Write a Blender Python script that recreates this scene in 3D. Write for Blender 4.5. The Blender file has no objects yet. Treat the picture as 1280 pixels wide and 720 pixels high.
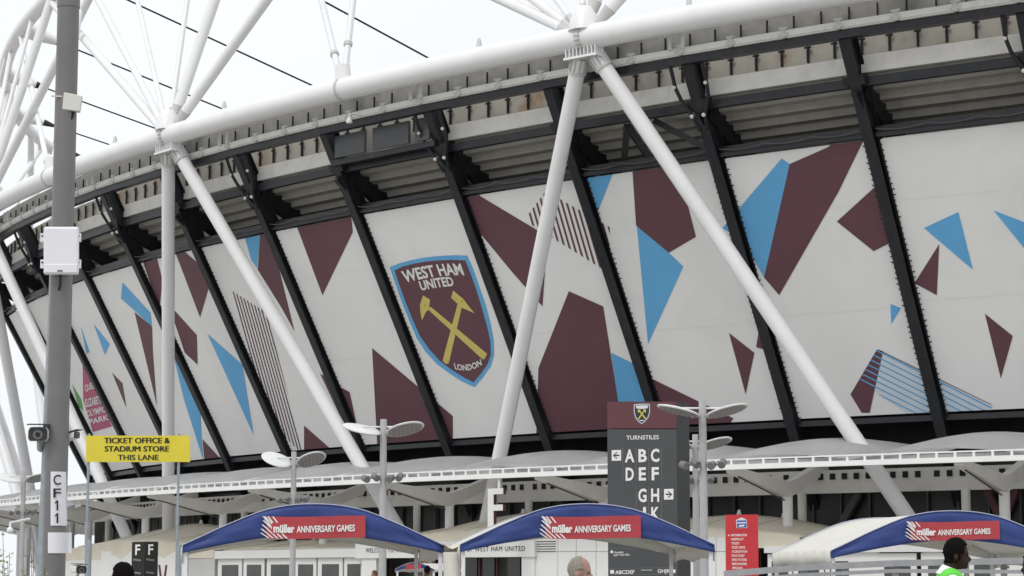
import bpy, bmesh, math, random
import numpy as np
from mathutils import Vector, Matrix
random.seed(7)
R = math.radians
scene = bpy.context.scene
COL = scene.collection

# ------------------------------------------------------------------ camera
F_PX, PITCH, CAM_Z = 2790.68, 0.129, 1.5          # focal length in photo pixels, upward tilt, eye height
cam_data = bpy.data.cameras.new('camera')
cam = bpy.data.objects.new('camera', cam_data); COL.objects.link(cam)
cam.location = (0, 0, CAM_Z); cam.rotation_euler = (R(90) + PITCH, 0, 0)
cam_data.sensor_width = 36; cam_data.lens = 36 * F_PX / 1280
cam_data.clip_start = 0.5; cam_data.clip_end = 6000
scene.camera = cam
# ------------------------------------------------------------------ sky (bright overcast)
SUN_ELEV, SUN_AZ = 52, -35                          # sun behind thin cloud, over the photographer's left shoulder
w = bpy.data.worlds.new('World'); scene.world = w; w.use_nodes = True
nt = w.node_tree; nt.nodes.clear()
N = nt.nodes.new; Lk = nt.links.new
sky = N('ShaderNodeTexSky'); sky.sky_type = 'NISHITA'; sky.sun_disc = False
sky.sun_elevation = R(SUN_ELEV); sky.sun_rotation = R(180 + SUN_AZ); sky.dust_density = 3
scl = N('ShaderNodeVectorMath'); scl.operation = 'SCALE'; scl.inputs['Scale'].default_value = 0.10
tc = N('ShaderNodeTexCoord'); nz = N('ShaderNodeTexNoise'); nz.inputs['Scale'].default_value = 2.2
nz.inputs['Detail'].default_value = 6; nz.inputs['Roughness'].default_value = .55
rmp = N('ShaderNodeValToRGB')
rmp.color_ramp.elements[0].position = .3; rmp.color_ramp.elements[0].color = (.735, .76, .785, 1)
rmp.color_ramp.elements[1].position = .7; rmp.color_ramp.elements[1].color = (.83, .85, .87, 1)
mx = N('ShaderNodeMix'); mx.data_type = 'RGBA'; mx.inputs[0].default_value = .95
bg = N('ShaderNodeBackground'); bg.inputs['Strength'].default_value = 1.0
out = N('ShaderNodeOutputWorld')
Lk(sky.outputs[0], scl.inputs[0]); Lk(tc.outputs['Generated'], nz.inputs['Vector']); Lk(nz.outputs[0], rmp.inputs[0])
Lk(scl.outputs[0], mx.inputs[6]); Lk(rmp.outputs[0], mx.inputs[7]); Lk(mx.outputs[2], bg.inputs[0]); Lk(bg.outputs[0], out.inputs[0])
# ------------------------------------------------------------------ sun
sd = bpy.data.lights.new('sun', 'SUN'); sd.energy = 1.1; sd.angle = R(18); sd.color = (1, .96, .9)
so = bpy.data.objects.new('sun', sd); COL.objects.link(so)
so.rotation_euler = (R(90 - SUN_ELEV), 0, R(SUN_AZ)); so.location = (-60, -60, 120)
# ------------------------------------------------------------------ exposure
scene.view_settings.view_transform = 'Standard'; scene.view_settings.look = 'None'
scene.view_settings.exposure = 0.37; scene.view_settings.gamma = 1

# ------------------------------------------------------------------ helpers
CP, SPI = math.cos(PITCH), math.sin(PITCH)
def ray(px, py):
    x = (px - 640) / F_PX; v = (360 - py) / F_PX
    return Vector((x, CP - v * SPI, SPI + v * CP))
O = Vector((0, 0, CAM_Z))
def pt(px, py, Y):                                   # the point behind a photo pixel on the upright plane y = Y
    d = ray(px, py); return O + d * (Y / d.y)
def onplane(px, py, p0, n):
    d = ray(px, py); return O + d * ((p0 - O).dot(n) / d.dot(n))
def pix(p):
    v = Vector(p) - O; d = v.y * CP + v.z * SPI; u = -v.y * SPI + v.z * CP
    return (640 + F_PX * v.x / d, 360 - F_PX * u / d)

class MB:
    def __init__(s): s.v = []; s.f = []
    def add(s, vs, fs):
        b = len(s.v); s.v += [tuple(p) for p in vs]; s.f += [tuple(b + i for i in f) for f in fs]
    def box(s, c, size, mat=None):
        m = mat or Matrix.Identity(3); c = Vector(c); h = [x / 2 for x in size]
        vs = [c + m @ Vector((x * h[0], y * h[1], z * h[2])) for x in (-1, 1) for y in (-1, 1) for z in (-1, 1)]
        s.add(vs, [(0, 1, 3, 2), (4, 6, 7, 5), (0, 4, 5, 1), (2, 3, 7, 6), (0, 2, 6, 4), (1, 5, 7, 3)])
    def loft(s, rings, closed=True, caps=True):      # rings: equal-length point lists
        n = len(rings[0]); b = len(s.v)
        for r in rings: s.v += [tuple(p) for p in r]
        for k in range(len(rings) - 1):
            for j in range(n if closed else n - 1):
                a = b + k * n + j; c = b + k * n + (j + 1) % n
                s.f.append((a, c, c + n, a + n))
        if caps and closed:
            s.f.append(tuple(b + j for j in reversed(range(n)))); s.f.append(tuple(b + (len(rings) - 1) * n + j for j in range(n)))
    def tube(s, path, r, seg=14, caps=True):
        path = [Vector(p) for p in path]; rs = r if isinstance(r, (list, tuple)) else [r] * len(path)
        rings = []; up = None
        for k, p in enumerate(path):
            t = (path[min(k + 1, len(path) - 1)] - path[max(k - 1, 0)]).normalized()
            if up is None:
                up = Vector((0, 0, 1)) if abs(t.z) < .9 else Vector((1, 0, 0))
            a = t.cross(up).normalized(); up2 = a.cross(t).normalized(); up = up2
            rings.append([p + (a * math.cos(2 * math.pi * j / seg) + up2 * math.sin(2 * math.pi * j / seg)) * rs[k] for j in range(seg)])
        s.loft(rings, True, caps)
    def bar(s, a, b, w, h, up=(0, 0, 1)):            # rectangular bar from a to b
        a = Vector(a); b = Vector(b); t = (b - a).normalized(); u = Vector(up)
        x = t.cross(u).normalized(); u = x.cross(t).normalized()
        q = [(-w/2, -h/2), (w/2, -h/2), (w/2, h/2), (-w/2, h/2)]
        s.loft([[p + x * i + u * j for i, j in q] for p in (a, b)])
    def plate(s, pts, vec):                          # polygon with thickness
        pts = [Vector(p) for p in pts]; s.loft([pts, [p + Vector(vec) for p in pts]])
    def sphere(s, c, r, seg=12, rings=8):
        c = Vector(c); rr = r if isinstance(r, (list, tuple)) else (r, r, r)
        L = []
        for k in range(rings + 1):
            th = math.pi * k / rings; rad = max(math.sin(th), 1e-3)
            L.append([c + Vector((rr[0] * rad * math.cos(2*math.pi*j/seg), rr[1] * rad * math.sin(2*math.pi*j/seg), rr[2] * math.cos(th))) for j in range(seg)])
        s.loft(L)
    def mesh(s, name, smooth=False, fix=True):
        me = bpy.data.meshes.new(name); me.from_pydata(s.v, [], s.f); me.validate()
        if fix:
            bm = bmesh.new(); bm.from_mesh(me); bmesh.ops.recalc_face_normals(bm, faces=bm.faces); bm.to_mesh(me); bm.free()
        if smooth:
            me.polygons.foreach_set('use_smooth', [True] * len(me.polygons))
            try: me.set_sharp_from_angle(angle=R(40))
            except Exception: pass
        return me
    def build(s, name, mat, parent=None, smooth=False, bevel=0, fix=True):
        o = bpy.data.objects.new(name, s.mesh(name, smooth, fix)); COL.objects.link(o)
        if mat: o.data.materials.append(M[mat] if isinstance(mat, str) else mat)
        if parent: o.parent = parent
        if bevel:
            b = o.modifiers.new('bevel', 'BEVEL'); b.width = bevel; b.segments = 2; b.limit_method = 'ANGLE'
        return o
def tag(o, label=None, cat=None, group=None, kind=None):
    if label: o['label'] = label
    if cat: o['category'] = cat
    if group: o['group'] = group
    if kind: o['kind'] = kind
    return o
def thing(name, label, cat, group=None):             # parts are built in world coordinates under an Empty
    o = bpy.data.objects.new(name, None); COL.objects.link(o); o.empty_display_size = .3
    return tag(o, label, cat, group)
def copy_tree(o, parent=None):
    c = o.copy(); COL.objects.link(c); c.parent = parent
    for ch in list(o.children): copy_tree(ch, c)
    return c

# ------------------------------------------------------------------ materials
M = {}
def mat(name, col, rough=.6, var=.12, scale=3.0, bump=0., bscale=20., metal=0., spec=.4, streak=0., dirt=None, dirt_amt=.0, dirt_scale=.6, trans=0.):
    m = bpy.data.materials.new(name); m.use_nodes = True; t = m.node_tree; b = t.nodes['Principled BSDF']
    b.inputs['Roughness'].default_value = rough; b.inputs['Metallic'].default_value = metal; b.inputs['Specular IOR Level'].default_value = spec
    tcn = t.nodes.new('ShaderNodeTexCoord'); src = tcn.outputs['Object']
    n1 = t.nodes.new('ShaderNodeTexNoise'); n1.inputs['Scale'].default_value = scale; n1.inputs['Detail'].default_value = 6; n1.inputs['Roughness'].default_value = .6
    if streak:
        mp = t.nodes.new('ShaderNodeMapping'); mp.inputs['Scale'].default_value = (1, 1, streak); t.links.new(src, mp.inputs[0]); t.links.new(mp.outputs[0], n1.inputs['Vector'])
    else: t.links.new(src, n1.inputs['Vector'])
    r = t.nodes.new('ShaderNodeValToRGB'); r.color_ramp.elements[0].position = .32; r.color_ramp.elements[1].position = .68
    r.color_ramp.elements[0].color = tuple(c * (1 - var) for c in col) + (1,); r.color_ramp.elements[1].color = tuple(min(1, c * (1 + var)) for c in col) + (1,)
    t.links.new(n1.outputs[0], r.inputs[0]); last = r.outputs[0]
    if dirt:
        n2 = t.nodes.new('ShaderNodeTexNoise'); n2.inputs['Scale'].default_value = dirt_scale; n2.inputs['Detail'].default_value = 8; n2.inputs['Roughness'].default_value = .7
        t.links.new(src, n2.inputs['Vector'])
        r2 = t.nodes.new('ShaderNodeValToRGB'); r2.color_ramp.elements[0].position = .55; r2.color_ramp.elements[0].color = (0, 0, 0, 1)
        r2.color_ramp.elements[1].position = .75; r2.color_ramp.elements[1].color = (dirt_amt,) * 3 + (1,)
        t.links.new(n2.outputs[0], r2.inputs[0])
        mm = t.nodes.new('ShaderNodeMix'); mm.data_type = 'RGBA'; mm.inputs[7].default_value = dirt + (1,)
        t.links.new(r2.outputs[0], mm.inputs[0]); t.links.new(last, mm.inputs[6]); last = mm.outputs[2]
    t.links.new(last, b.inputs['Base Color'])
    if bump:
        n3 = t.nodes.new('ShaderNodeTexNoise'); n3.inputs['Scale'].default_value = bscale; n3.inputs['Detail'].default_value = 4
        t.links.new(src, n3.inputs['Vector'])
        bp = t.nodes.new('ShaderNodeBump'); bp.inputs['Strength'].default_value = bump; bp.inputs['Distance'].default_value = .03
        t.links.new(n3.outputs[0], bp.inputs['Height']); t.links.new(bp.outputs[0], b.inputs['Normal'])
    if trans:
        tr = t.nodes.new('ShaderNodeBsdfTranslucent'); t.links.new(last, tr.inputs['Color'])
        ms = t.nodes.new('ShaderNodeMixShader'); ms.inputs[0].default_value = trans
        t.links.new(b.outputs[0], ms.inputs[1]); t.links.new(tr.outputs[0], ms.inputs[2])
        t.links.new(ms.outputs[0], t.nodes['Material Output'].inputs[0])
    M[name] = m; return m
mat('paving', (.34, .33, .31), .85, .15, 1.5, .2, 30)
mat('tube_white', (.78, .78, .79), .35, .03, .6, dirt=(.56, .55, .52), dirt_amt=.3, dirt_scale=.45)
mat('flange_grey', (.54, .54, .525), .45, .06, 2)
mat('black_steel', (.015, .016, .020), .42, .25, 1.5, dirt=(.04, .037, .034), dirt_amt=.5, dirt_scale=1.5)
mat('lace_black', (.008, .008, .009), .7, .1)
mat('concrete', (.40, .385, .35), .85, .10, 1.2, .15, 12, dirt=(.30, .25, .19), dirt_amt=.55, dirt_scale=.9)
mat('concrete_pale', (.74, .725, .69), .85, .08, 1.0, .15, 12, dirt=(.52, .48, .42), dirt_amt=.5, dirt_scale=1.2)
mat('panel_cream', (.38, .365, .325), .8, .09, .9, .1, 9, dirt=(.27, .15, .055), dirt_amt=1.0, dirt_scale=.30)
mat('back_grey', (.24, .235, .22), .8, .15, 1.5, dirt=(.16, .13, .10), dirt_amt=.6, dirt_scale=.8)
mat('gutter_white', (.70, .69, .66), .5, .06, 2, dirt=(.42, .39, .33), dirt_amt=.5, dirt_scale=2.2)
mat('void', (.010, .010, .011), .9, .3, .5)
mat('wrap', (.79, .79, .775), .55, .025, .35, .12, 1.2, dirt=(.68, .685, .665), dirt_amt=.5, dirt_scale=.25)
mat('wrap_seam', (.76, .77, .755), .5, .02)
mat('maroon', (.122, .052, .066), .5, .05, .5, .1, 1.2)
mat('blue', (.12, .39, .68), .5, .04, .5, .1, 1.2)
mat('pale_blue', (.60, .66, .73), .5, .03)
mat('navy_line', (.05, .05, .12), .5, .03)
mat('pink', (.42, .07, .16), .5, .05)
mat('print_green', (.12, .36, .10), .5, .05)
mat('print_white', (.74, .745, .73), .5, .02)
mat('gold', (.60, .50, .14), .5, .05)
mat('gold_dark', (.42, .33, .06), .5, .05)
mat('canopy_cloth', (.80, .805, .82), .35, .05, .5, .1, 3, trans=.72, dirt=(.62, .61, .58), dirt_amt=.6, dirt_scale=.35)
mat('canopy_white', (.80, .80, .79), .45, .03, 1)
mat('beam_cream', (.70, .685, .64), .6, .05, .7, dirt=(.45, .42, .36), dirt_amt=.4, dirt_scale=.8)
mat('hole_dark', (.02, .02, .02), .9, .1)
mat('mullion', (.09, .09, .088), .5, .1)
mat('pod_cream', (.66, .61, .50), .6, .05, .6, .08, 4, dirt=(.48, .43, .33), dirt_amt=.4, dirt_scale=.8)
mat('shop_white', (.74, .735, .72), .5, .03, .8)
mat('shop_grey', (.50, .50, .49), .6, .06, .8)
mat('pole_grey', (.155, .150, .150), .42, .07, 4, .05, 60, spec=.5)
mat('galvanised', (.30, .345, .375), .45, .14, 14, metal=.35)
mat('lamp_grey', (.40, .40, .41), .4, .08, 6)
mat('lamp_pale', (.66, .66, .66), .4, .04, 6)
mat('lamp_lens', (.20, .185, .16), .3, .25, 9)
mat('spot_grey', (.16, .16, .17), .4, .1, 6)
mat('plastic_white', (.72, .72, .76), .35, .02, 5)
mat('plastic_cream', (.60, .60, .55), .35, .03, 5)
mat('rubber', (.012, .012, .013), .6, .2)
mat('camera_dark', (.03, .03, .034), .3, .2)
mat('sign_yellow', (.66, .56, .045), .45, .04, 3)
mat('sign_black', (.012, .012, .010), .6, .1)
mat('totem_grey', (.066, .070, .074), .45, .06, 1)
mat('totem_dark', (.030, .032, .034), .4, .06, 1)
mat('totem_maroon', (.115, .040, .050), .45, .06, 1)
mat('letter_white', (.76, .76, .75), .5, .02)
mat('letter_grey', (.15, .155, .16), .5, .02)
mat('tent_blue', (.038, .066, .24), .55, .10, 1.6, .35, 3.5, trans=.12)
mat('tent_white', (.78, .77, .72), .6, .03, 1.5, .3, 3, trans=.25)
mat('tent_hem', (.40, .43, .56), .6, .05)
mat('tent_red', (.40, .048, .06), .55, .08, 1.5, .3, 4)
mat('sign_red', (.52, .035, .045), .4, .04, 2)
mat('badge_blue', (.05, .10, .42), .4, .05)
mat('steel_rail', (.34, .345, .36), .4, .1, 8, metal=.4)
mat('timber', (.20, .15, .10), .8, .2, 3, .2, 10, streak=.2)
mat('leaf', (.20, .26, .13), .6, .2, 5, trans=.25)
mat('leaf_pale', (.42, .45, .30), .6, .2, 5, trans=.25)
mat('stem', (.10, .11, .05), .7, .2)
mat('skin_dark', (.034, .017, .012), .55, .12, 20, .05, 120, spec=.2)
mat('skin_pale', (.34, .20, .16), .5, .10, 20, .05, 120)
mat('hair_black', (.006, .005, .005), .9, .3, 60, .3, 220, spec=.08)
mat('hair_grey', (.33, .29, .24), .75, .25, 60, .6, 220)
mat('hair_brown', (.12, .055, .03), .75, .25, 60, .6, 220)
mat('cloth_white', (.75, .76, .78), .75, .03, 10, .2, 50)
mat('cloth_green', (.12, .62, .06), .6, .08, 6, .25, 25)
mat('cloth_band', (.55, .58, .58), .4, .05)
mat('cloth_dark', (.03, .032, .045), .8, .1, 10, .2, 50)
mat('cloth_grey', (.20, .20, .22), .8, .1, 10, .2, 50)
def glass_mat(name, col, rough):
    m = bpy.data.materials.new(name); m.use_nodes = True; b = m.node_tree.nodes['Principled BSDF']
    b.inputs['Base Color'].default_value = col + (1,); b.inputs['Roughness'].default_value = rough; b.inputs['Specular IOR Level'].default_value = .5
    t = m.node_tree; tcn = t.nodes.new('ShaderNodeTexCoord'); n = t.nodes.new('ShaderNodeTexNoise'); n.inputs['Scale'].default_value = .8; n.inputs['Detail'].default_value = 3
    t.links.new(tcn.outputs['Object'], n.inputs['Vector'])
    r = t.nodes.new('ShaderNodeValToRGB'); r.color_ramp.elements[0].color = tuple(c * .6 for c in col) + (1,); r.color_ramp.elements[1].color = tuple(c * 1.7 for c in col) + (1,)
    t.links.new(n.outputs[0], r.inputs[0]); t.links.new(r.outputs[0], b.inputs['Base Color'])
    M[name] = m
glass_mat('dark_glass', (.014, .014, .014), .38)
glass_mat('shop_glass', (.05, .055, .05), .08)

# ------------------------------------------------------------------ printed lettering and polygon tools
_tx = {}
def text_mesh(body, bold=0.0, space=1.0):            # unit-height lettering: verts in 0..w, 0..1
    key = (body, bold, space)
    if key in _tx: return _tx[key]
    cu = bpy.data.curves.new('lettering', 'FONT'); cu.body = body; cu.offset = bold; cu.space_character = space; cu.resolution_u = 3
    ob = bpy.data.objects.new('lettering', cu); COL.objects.link(ob)
    bpy.context.view_layer.update()
    me = bpy.data.meshes.new_from_object(ob.evaluated_get(bpy.context.evaluated_depsgraph_get()))
    vs = [v.co.copy() for v in me.vertices]; fs = [tuple(p.vertices) for p in me.polygons]
    bpy.data.objects.remove(ob); bpy.data.curves.remove(cu); bpy.data.meshes.remove(me)
    x0 = min(v.x for v in vs); x1 = max(v.x for v in vs)
    caps_h = .729
    y0 = 0.0
    res = ([((v.x - x0) / (x1 - x0), (v.y - y0) / caps_h) for v in vs], fs)
    _tx[key] = res; return res
def lettering(body, fn, name, material, parent, bold=.0, space=1.0, heavy=0.):    # fn(u, v) -> 3D, u and v run 0..1 over the text box
    vs, fs = text_mesh(body, bold, space); b = MB(); b.add([fn(u, v) for u, v in vs], fs)
    for k in ((-1, 1) if heavy else ()):              # thicker strokes: the same letters struck again beside themselves
        q = [fn(u + heavy * k, v) for u, v in vs]; b.add([p + (O - p).normalized() * (.002 + .001 * k) for p in q], fs)
    return b.build(name, material, parent, fix=False)
def clip(poly, q):                                   # Sutherland-Hodgman, q convex
    ar = sum(q[i][0] * q[(i+1) % len(q)][1] - q[(i+1) % len(q)][0] * q[i][1] for i in range(len(q)))
    sg = 1 if ar > 0 else -1; out = list(poly)
    for i in range(len(q)):
        a, b = q[i], q[(i+1) % len(q)]; inp = out; out = []
        side = lambda p: sg * ((b[0]-a[0]) * (p[1]-a[1]) - (b[1]-a[1]) * (p[0]-a[0]))
        for j in range(len(inp)):
            p, r = inp[j], inp[(j+1) % len(inp)]; sp, sr = side(p), side(r)
            if sp >= 0: out.append(p)
            if (sp >= 0) != (sr >= 0):
                t = sp / (sp - sr); out.append((p[0] + t * (r[0]-p[0]), p[1] + t * (r[1]-p[1])))
        if not out: return []
    return out

# ------------------------------------------------------------------ the stadium's plan: an oval of 316 x 257 m
EA, EB = 158.0, 128.4
EX, EY, PHI, S0 = 109.5239, 187.7932, -3.3501, 104.2848
_T = np.linspace(0, 2 * np.pi, 8001)
_S = np.concatenate([[0], np.cumsum(np.hypot(np.diff(EA * np.cos(_T)), np.diff(EB * np.sin(_T))))])
LEN = float(_S[-1]); SP = LEN / 28                   # 28 column bays
def W(s, o, z):                                      # arc length, metres outward of the roof ring, height
    t = float(np.interp(s % LEN, _S, _T)); c, sn = math.cos(t), math.sin(t)
    nx, ny = c / EA, sn / EB; l = math.hypot(nx, ny); x = EA * c + nx / l * o; y = EB * sn + ny / l * o
    cp, sp = math.cos(PHI), math.sin(PHI)
    return Vector((EX + x * cp - y * sp, EY + x * sp + y * cp, z))
def outward(s): return (W(s, 1, 0) - W(s, 0, 0)).normalized()
Z_RING, O_TOP, Z_TOP, O_BOT, Z_BOT = 26.05, -4.05, 20.42, -10.28, 8.91
def kS(k): return S0 + k * SP                        # position of roof node k
def ribS(i): return S0 + (1.393 - .25 * i) * SP      # position of rib i (0 = the right-hand one in full view)
SLOPE = (O_TOP - O_BOT) / (Z_TOP - Z_BOT)
def o_at(z): return O_TOP + (z - Z_TOP) * SLOPE      # the lean of the facade
def s_at(px, o, z):                                  # arc position whose image falls at photo column px (right-hand branch)
    best = None
    lo, hi = kS(-1.2), kS(2.6)
    for _ in range(60):
        mid = (lo + hi) / 2
        if pix(W(mid, o, z))[0] < px: lo = mid
        else: hi = mid
    return (lo + hi) / 2
R0, R1 = -3, 11                                      # ribs built

# ground
g = MB(); n = 64
g.add([(0, 0, 0)] + [(3000 * math.cos(2*math.pi*k/n), 3000 * math.sin(2*math.pi*k/n), 0) for k in range(n)], [(0, k + 1, (k + 1) % n + 1) for k in range(n)])
tag(g.build('ground', 'paving', fix=False), kind='structure')

# ------------------------------------------------------------------ roof truss: ring tubes, V columns, fans, cables
truss = thing('roof_truss', 'white tubular steel ring truss on V-shaped columns above the stadium facade', 'roof truss')
R_RING, R_UP, O_UP, Z_UP = .57, .50, -4.0, 41.3
for (nm, o_, z_, r_) in (('lower_ring_tube', 0, Z_RING, R_RING), ('upper_ring_tube', O_UP, Z_UP, R_UP)):
    for k in range(28):
        b = MB(); b.tube([W(kS(k - 6 + j / 10), o_, z_) for j in range(11)], r_, 24); b.build(nm, 'tube_white', truss, smooth=True)
FAN = [(-.96, .27), (-.70, .22), (-.46, .15), (-.12, .15), (.08, .31), (.48, .30)]
def leg_pts(k, sg):
    a = W(kS(k), 0, Z_RING); foot = W(kS(k) + sg * 15.1, -8.0, 0); return a, foot
for k in range(-4, 4):
    nd = W(kS(k), 0, Z_RING); out_ = outward(kS(k)); tan = (W(kS(k) + .1, 0, Z_RING) - W(kS(k) - .1, 0, Z_RING)).normalized()
    # flange ring on the tube
    b = MB(); b.tube([nd - tan * .09, nd + tan * .09], R_RING + .06, 24)
    for j in range(20):
        a_ = 2 * math.pi * j / 20; p = nd + (out_ * math.cos(a_) + Vector((0, 0, 1)) * math.sin(a_)) * (R_RING + .05)
        b.tube([p - tan * .15, p + tan * .15], .04, 6)
    b.build('ring_flange', 'flange_grey', truss, smooth=True)
    # seat under the tube
    b = MB()
    c0 = nd - Vector((0, 0, R_RING + .42))
    b.plate([c0 - tan * .95 - out_ * .35, c0 + tan * .95 - out_ * .35, c0 + tan * .95 + out_ * .35, c0 - tan * .95 + out_ * .35], (0, 0, .10))
    for j in range(9):
        p = c0 + tan * (-.85 + j * .2125); b.bar(p, p + Vector((0, 0, .75)), .05, .62, up=out_)
    b.build('column_seat', 'tube_white', truss)
    for sg in (-1, 1):
        a, foot = leg_pts(k, sg); d = (foot - a).normalized()
        b = MB(); b.tube([a + d * 1.0, foot], .37, 22); leg = b.build('column_leg', 'tube_white', truss, smooth=True)
        b = MB(); b.tube([a + d * 1.62, a + d * 1.74], .44, 22)
        for j in range(10):
            th = 2 * math.pi * j / 10; x_ = d.cross(out_).normalized(); y_ = x_.cross(d)
            b.bar(a + d * .95 + (x_ * math.cos(th) + y_ * math.sin(th)) * .40, a + d * 1.7 + (x_ * math.cos(th) + y_ * math.sin(th)) * .40, .04, .09, up=out_)
        b.build('leg_collar', 'flange_grey', leg, smooth=True)
    # fan of tubes up to the upper ring
    b = MB(); top = nd + Vector((0, 0, R_RING))
    b.tube([nd + Vector((0, 0, .3)), nd + Vector((0, 0, 1.0)), nd + Vector((0, 0, 1.45))], [.75, .62, .35], 18)
    b.build('fan_casting', 'tube_white', truss, smooth=True)
    for ds, r_ in FAN:
        u = W(kS(k + ds), O_UP, Z_UP); d = (u - nd).normalized()
        b = MB(); b.tube([nd + d * 1.75, u], r_, 14); m_ = b.build('fan_tube', 'tube_white', truss, smooth=True)
        b = MB(); b.tube([nd + d * .6, nd + d * 1.25, nd + d * 1.8], [r_ * .95, r_ * .8, r_ * 1.08], 14)
        b.build('tube_end', 'flange_grey', m_, smooth=True)
    # mid-bay pair
    km = k + .5; nd = W(kS(km), 0, Z_RING)
    tan = (W(kS(km) + .1, 0, Z_RING) - W(kS(km) - .1, 0, Z_RING)).normalized()
    b = MB(); b.tube([nd - tan * .07, nd + tan * .07], R_RING + .05, 24); b.build('ring_flange', 'flange_grey', truss, smooth=True)
    b = MB(); b.tube([nd + Vector((0, 0, .35)), nd + Vector((0, 0, 1.25))], [.42, .36], 14); b.build('pair_casting', 'tube_white', truss, smooth=True)
    for ds in ((-.32, -.08) if k >= 0 else (-.8, -.16)):
        u = W(kS(km + ds), O_UP, Z_UP); d = (u - nd).normalized()
        b = MB(); b.tube([nd + d * 1.0, u], .17, 12); m_ = b.build('pair_tube', 'tube_white', truss, smooth=True)
        b = MB(); b.tube([nd + d * 2.55, nd + d * 2.75], .23, 12); b.build('tube_end', 'flange_grey', m_, smooth=True)
    for kk in (k + .18, k + .8):                      # little cleats on top of the ring
        p = W(kS(kk), 0, Z_RING + R_RING); b = MB(); b.tube([p - Vector((0, 0, .1)), p + Vector((0, 0, .30)), p + Vector((0, 0, .45))], [.16, .11, .04], 10)
        b.build('cleat', 'flange_grey', truss, smooth=True)
# cables running inward from castings on the upper ring
for k in (-3.25, -2.75, -2.25, -1.75, -1.25, -.75, -.25, .25, .75):
    a = W(kS(k), O_UP, Z_UP); e = W(kS(k), -74, 18.4); d = (e - a).normalized()
    b = MB(); b.tube([a, a + d * 1.0, a + d * 2.6], [.62, .62, .30], 14); cst = b.build('cable_casting', 'tube_white', truss, smooth=True)
    b = MB(); b.tube([a + d * 2.55, a + d * 3.5], [.30, .14], 12); b.build('cable_socket', 'black_steel', cst, smooth=True)
    b = MB(); b.tube([a + d * 3.4, e], .062, 6); b.build('cable', 'lace_black', truss)

# ------------------------------------------------------------------ the stand: ribs, terrace units, beams, gutter
stand = thing('stadium_stand', 'raised stadium stand with black leaning steel ribs and stepped concrete underside', 'stadium')
def bay(sec, i, name, material, ins=0.0, parent=stand, f0=0.0, f1=1.0, smooth=False):   # a straight member between rib i+1 and rib i; sec = (o, z) outline
    sa, sb = ribS(i + 1), ribS(i); l = sb - sa
    a, c = sa + l * f0 + ins, sa + l * f1 - ins
    b = MB(); b.loft([[W(a, o, z) for o, z in sec], [W(c, o, z) for o, z in sec]]); return b.build(name, material, parent, smooth)
def rect(o, z, do, dz): return [(o - do/2, z - dz/2), (o + do/2, z - dz/2), (o + do/2, z + dz/2), (o - do/2, z + dz/2)]
rib_mesh = None
for i in range(R0, R1 + 1):
    s = ribS(i); u = outward(s)
    lo, hi = W(s, o_at(4.2), 4.2), W(s, o_at(24.6), 24.6)
    b = MB(); ax = (hi - lo).normalized(); fr = (u - ax * u.dot(ax)).normalized()
    sd_ = ax.cross(fr)
    q = [(-.24, -.55), (.24, -.55), (.24, -.49), (.05, -.49), (.05, .28), (.26, .28), (.26, .36), (-.26, .36), (-.26, .28), (-.05, .28), (-.05, -.49), (-.24, -.49)]
    b.loft([[p + sd_ * x + fr * y for x, y in q] for p in (lo, hi)])
    rib = b.build('rib', 'black_steel', stand)
    # solid dark cheek, lace rails and lacing
    b = MB()
    a0, a1 = W(s, o_at(Z_BOT - .3), Z_BOT - .3), W(s, o_at(Z_TOP + .1), Z_TOP + .1)
    for sg in (-1, 1):
        off = sd_ * (.33 * sg) + fr * .02
        b.bar(a0 + off, a1 + off, .10, .10, up=fr)
    b.build('lace_rail', 'black_steel', rib)
    b = MB(); L_ = (a1 - a0).length
    for sg in (-1, 1):
        n_ = int(L_ / .26)
        for j in range(n_):
            p = a0 + (a1 - a0) * ((j + .5) / n_)
            jt = random.uniform(-.03, .05); b.bar(p + sd_ * (.30 * sg) + fr * .07, p + ax * .05 + sd_ * ((.46 + jt) * sg) + fr * .065, .045, .03, up=fr)
    tag(b.build('lacing', 'lace_black', rib), kind='stuff')
    # upper raker with its saw-tooth steps
    b = MB(); pr = [(-2.6, 24.2)]
    zz, oo = 23.2, -3.45
    tt = sd_ * .17
    teeth = []
    for j in range(12):
        teeth += [(oo, zz), (oo, zz - .34)]; oo -= .62; zz -= .34
    low = [(teeth[-1][0], teeth[-1][1] - .75), (teeth[0][0] + .3, teeth[0][1] - 1.0)]
    outl = teeth + low
    b.loft([[W(s, o, z) - tt for o, z in outl], [W(s, o, z) + tt for o, z in outl]])
    b.build('stepped_raker', 'black_steel', stand)
    b = MB()                                         # strut under the raker
    b.bar(W(s, o_at(20.9) - .3, 20.9), W(s, -6.0, 20.2), .22, .22); b.bar(W(s, o_at(19.4) - .3, 19.4), W(s, -7.5, 19.0), .2, .2)
    b.bar(W(s, o_at(23.6) - .1, 22.2), W(s, o_at(22.6) - 1.6, 20.6), .26, .26)
    b.build('raker_strut', 'black_steel', stand)
    b = MB(); p = W(s, o_at(22.8) + .25, 22.8); b.bar(p - sd_ * .5, p + sd_ * .5, .3, .42, up=ax); b.build('splice_plate', 'black_steel', rib)
    if i % 2:                                        # rainwater pipes and clamps
        for sg in (-1, 1):
            b = MB(); o2 = o_at(24.6) + .35
            pts = [W(s + sg * .85, o2, 24.6), W(s + sg * .85, o2 - .45, 23.5), W(s + sg * .75, o2 - .75, 23.0), W(s + sg * .32, o_at(22.3) + .5, 22.2), W(s + sg * .2, o_at(21.6) + .48, 21.6)]
            b.tube(pts, .09, 8); pp = b.build('rain_pipe', 'black_steel', stand, smooth=True)
            b = MB(); b.sphere(pts[3] + u * .1, .10, 8, 6); b.sphere(pts[1] + u * .1, .09, 8, 6); b.build('pipe_clamp', 'lamp_pale', pp, smooth=True)
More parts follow.
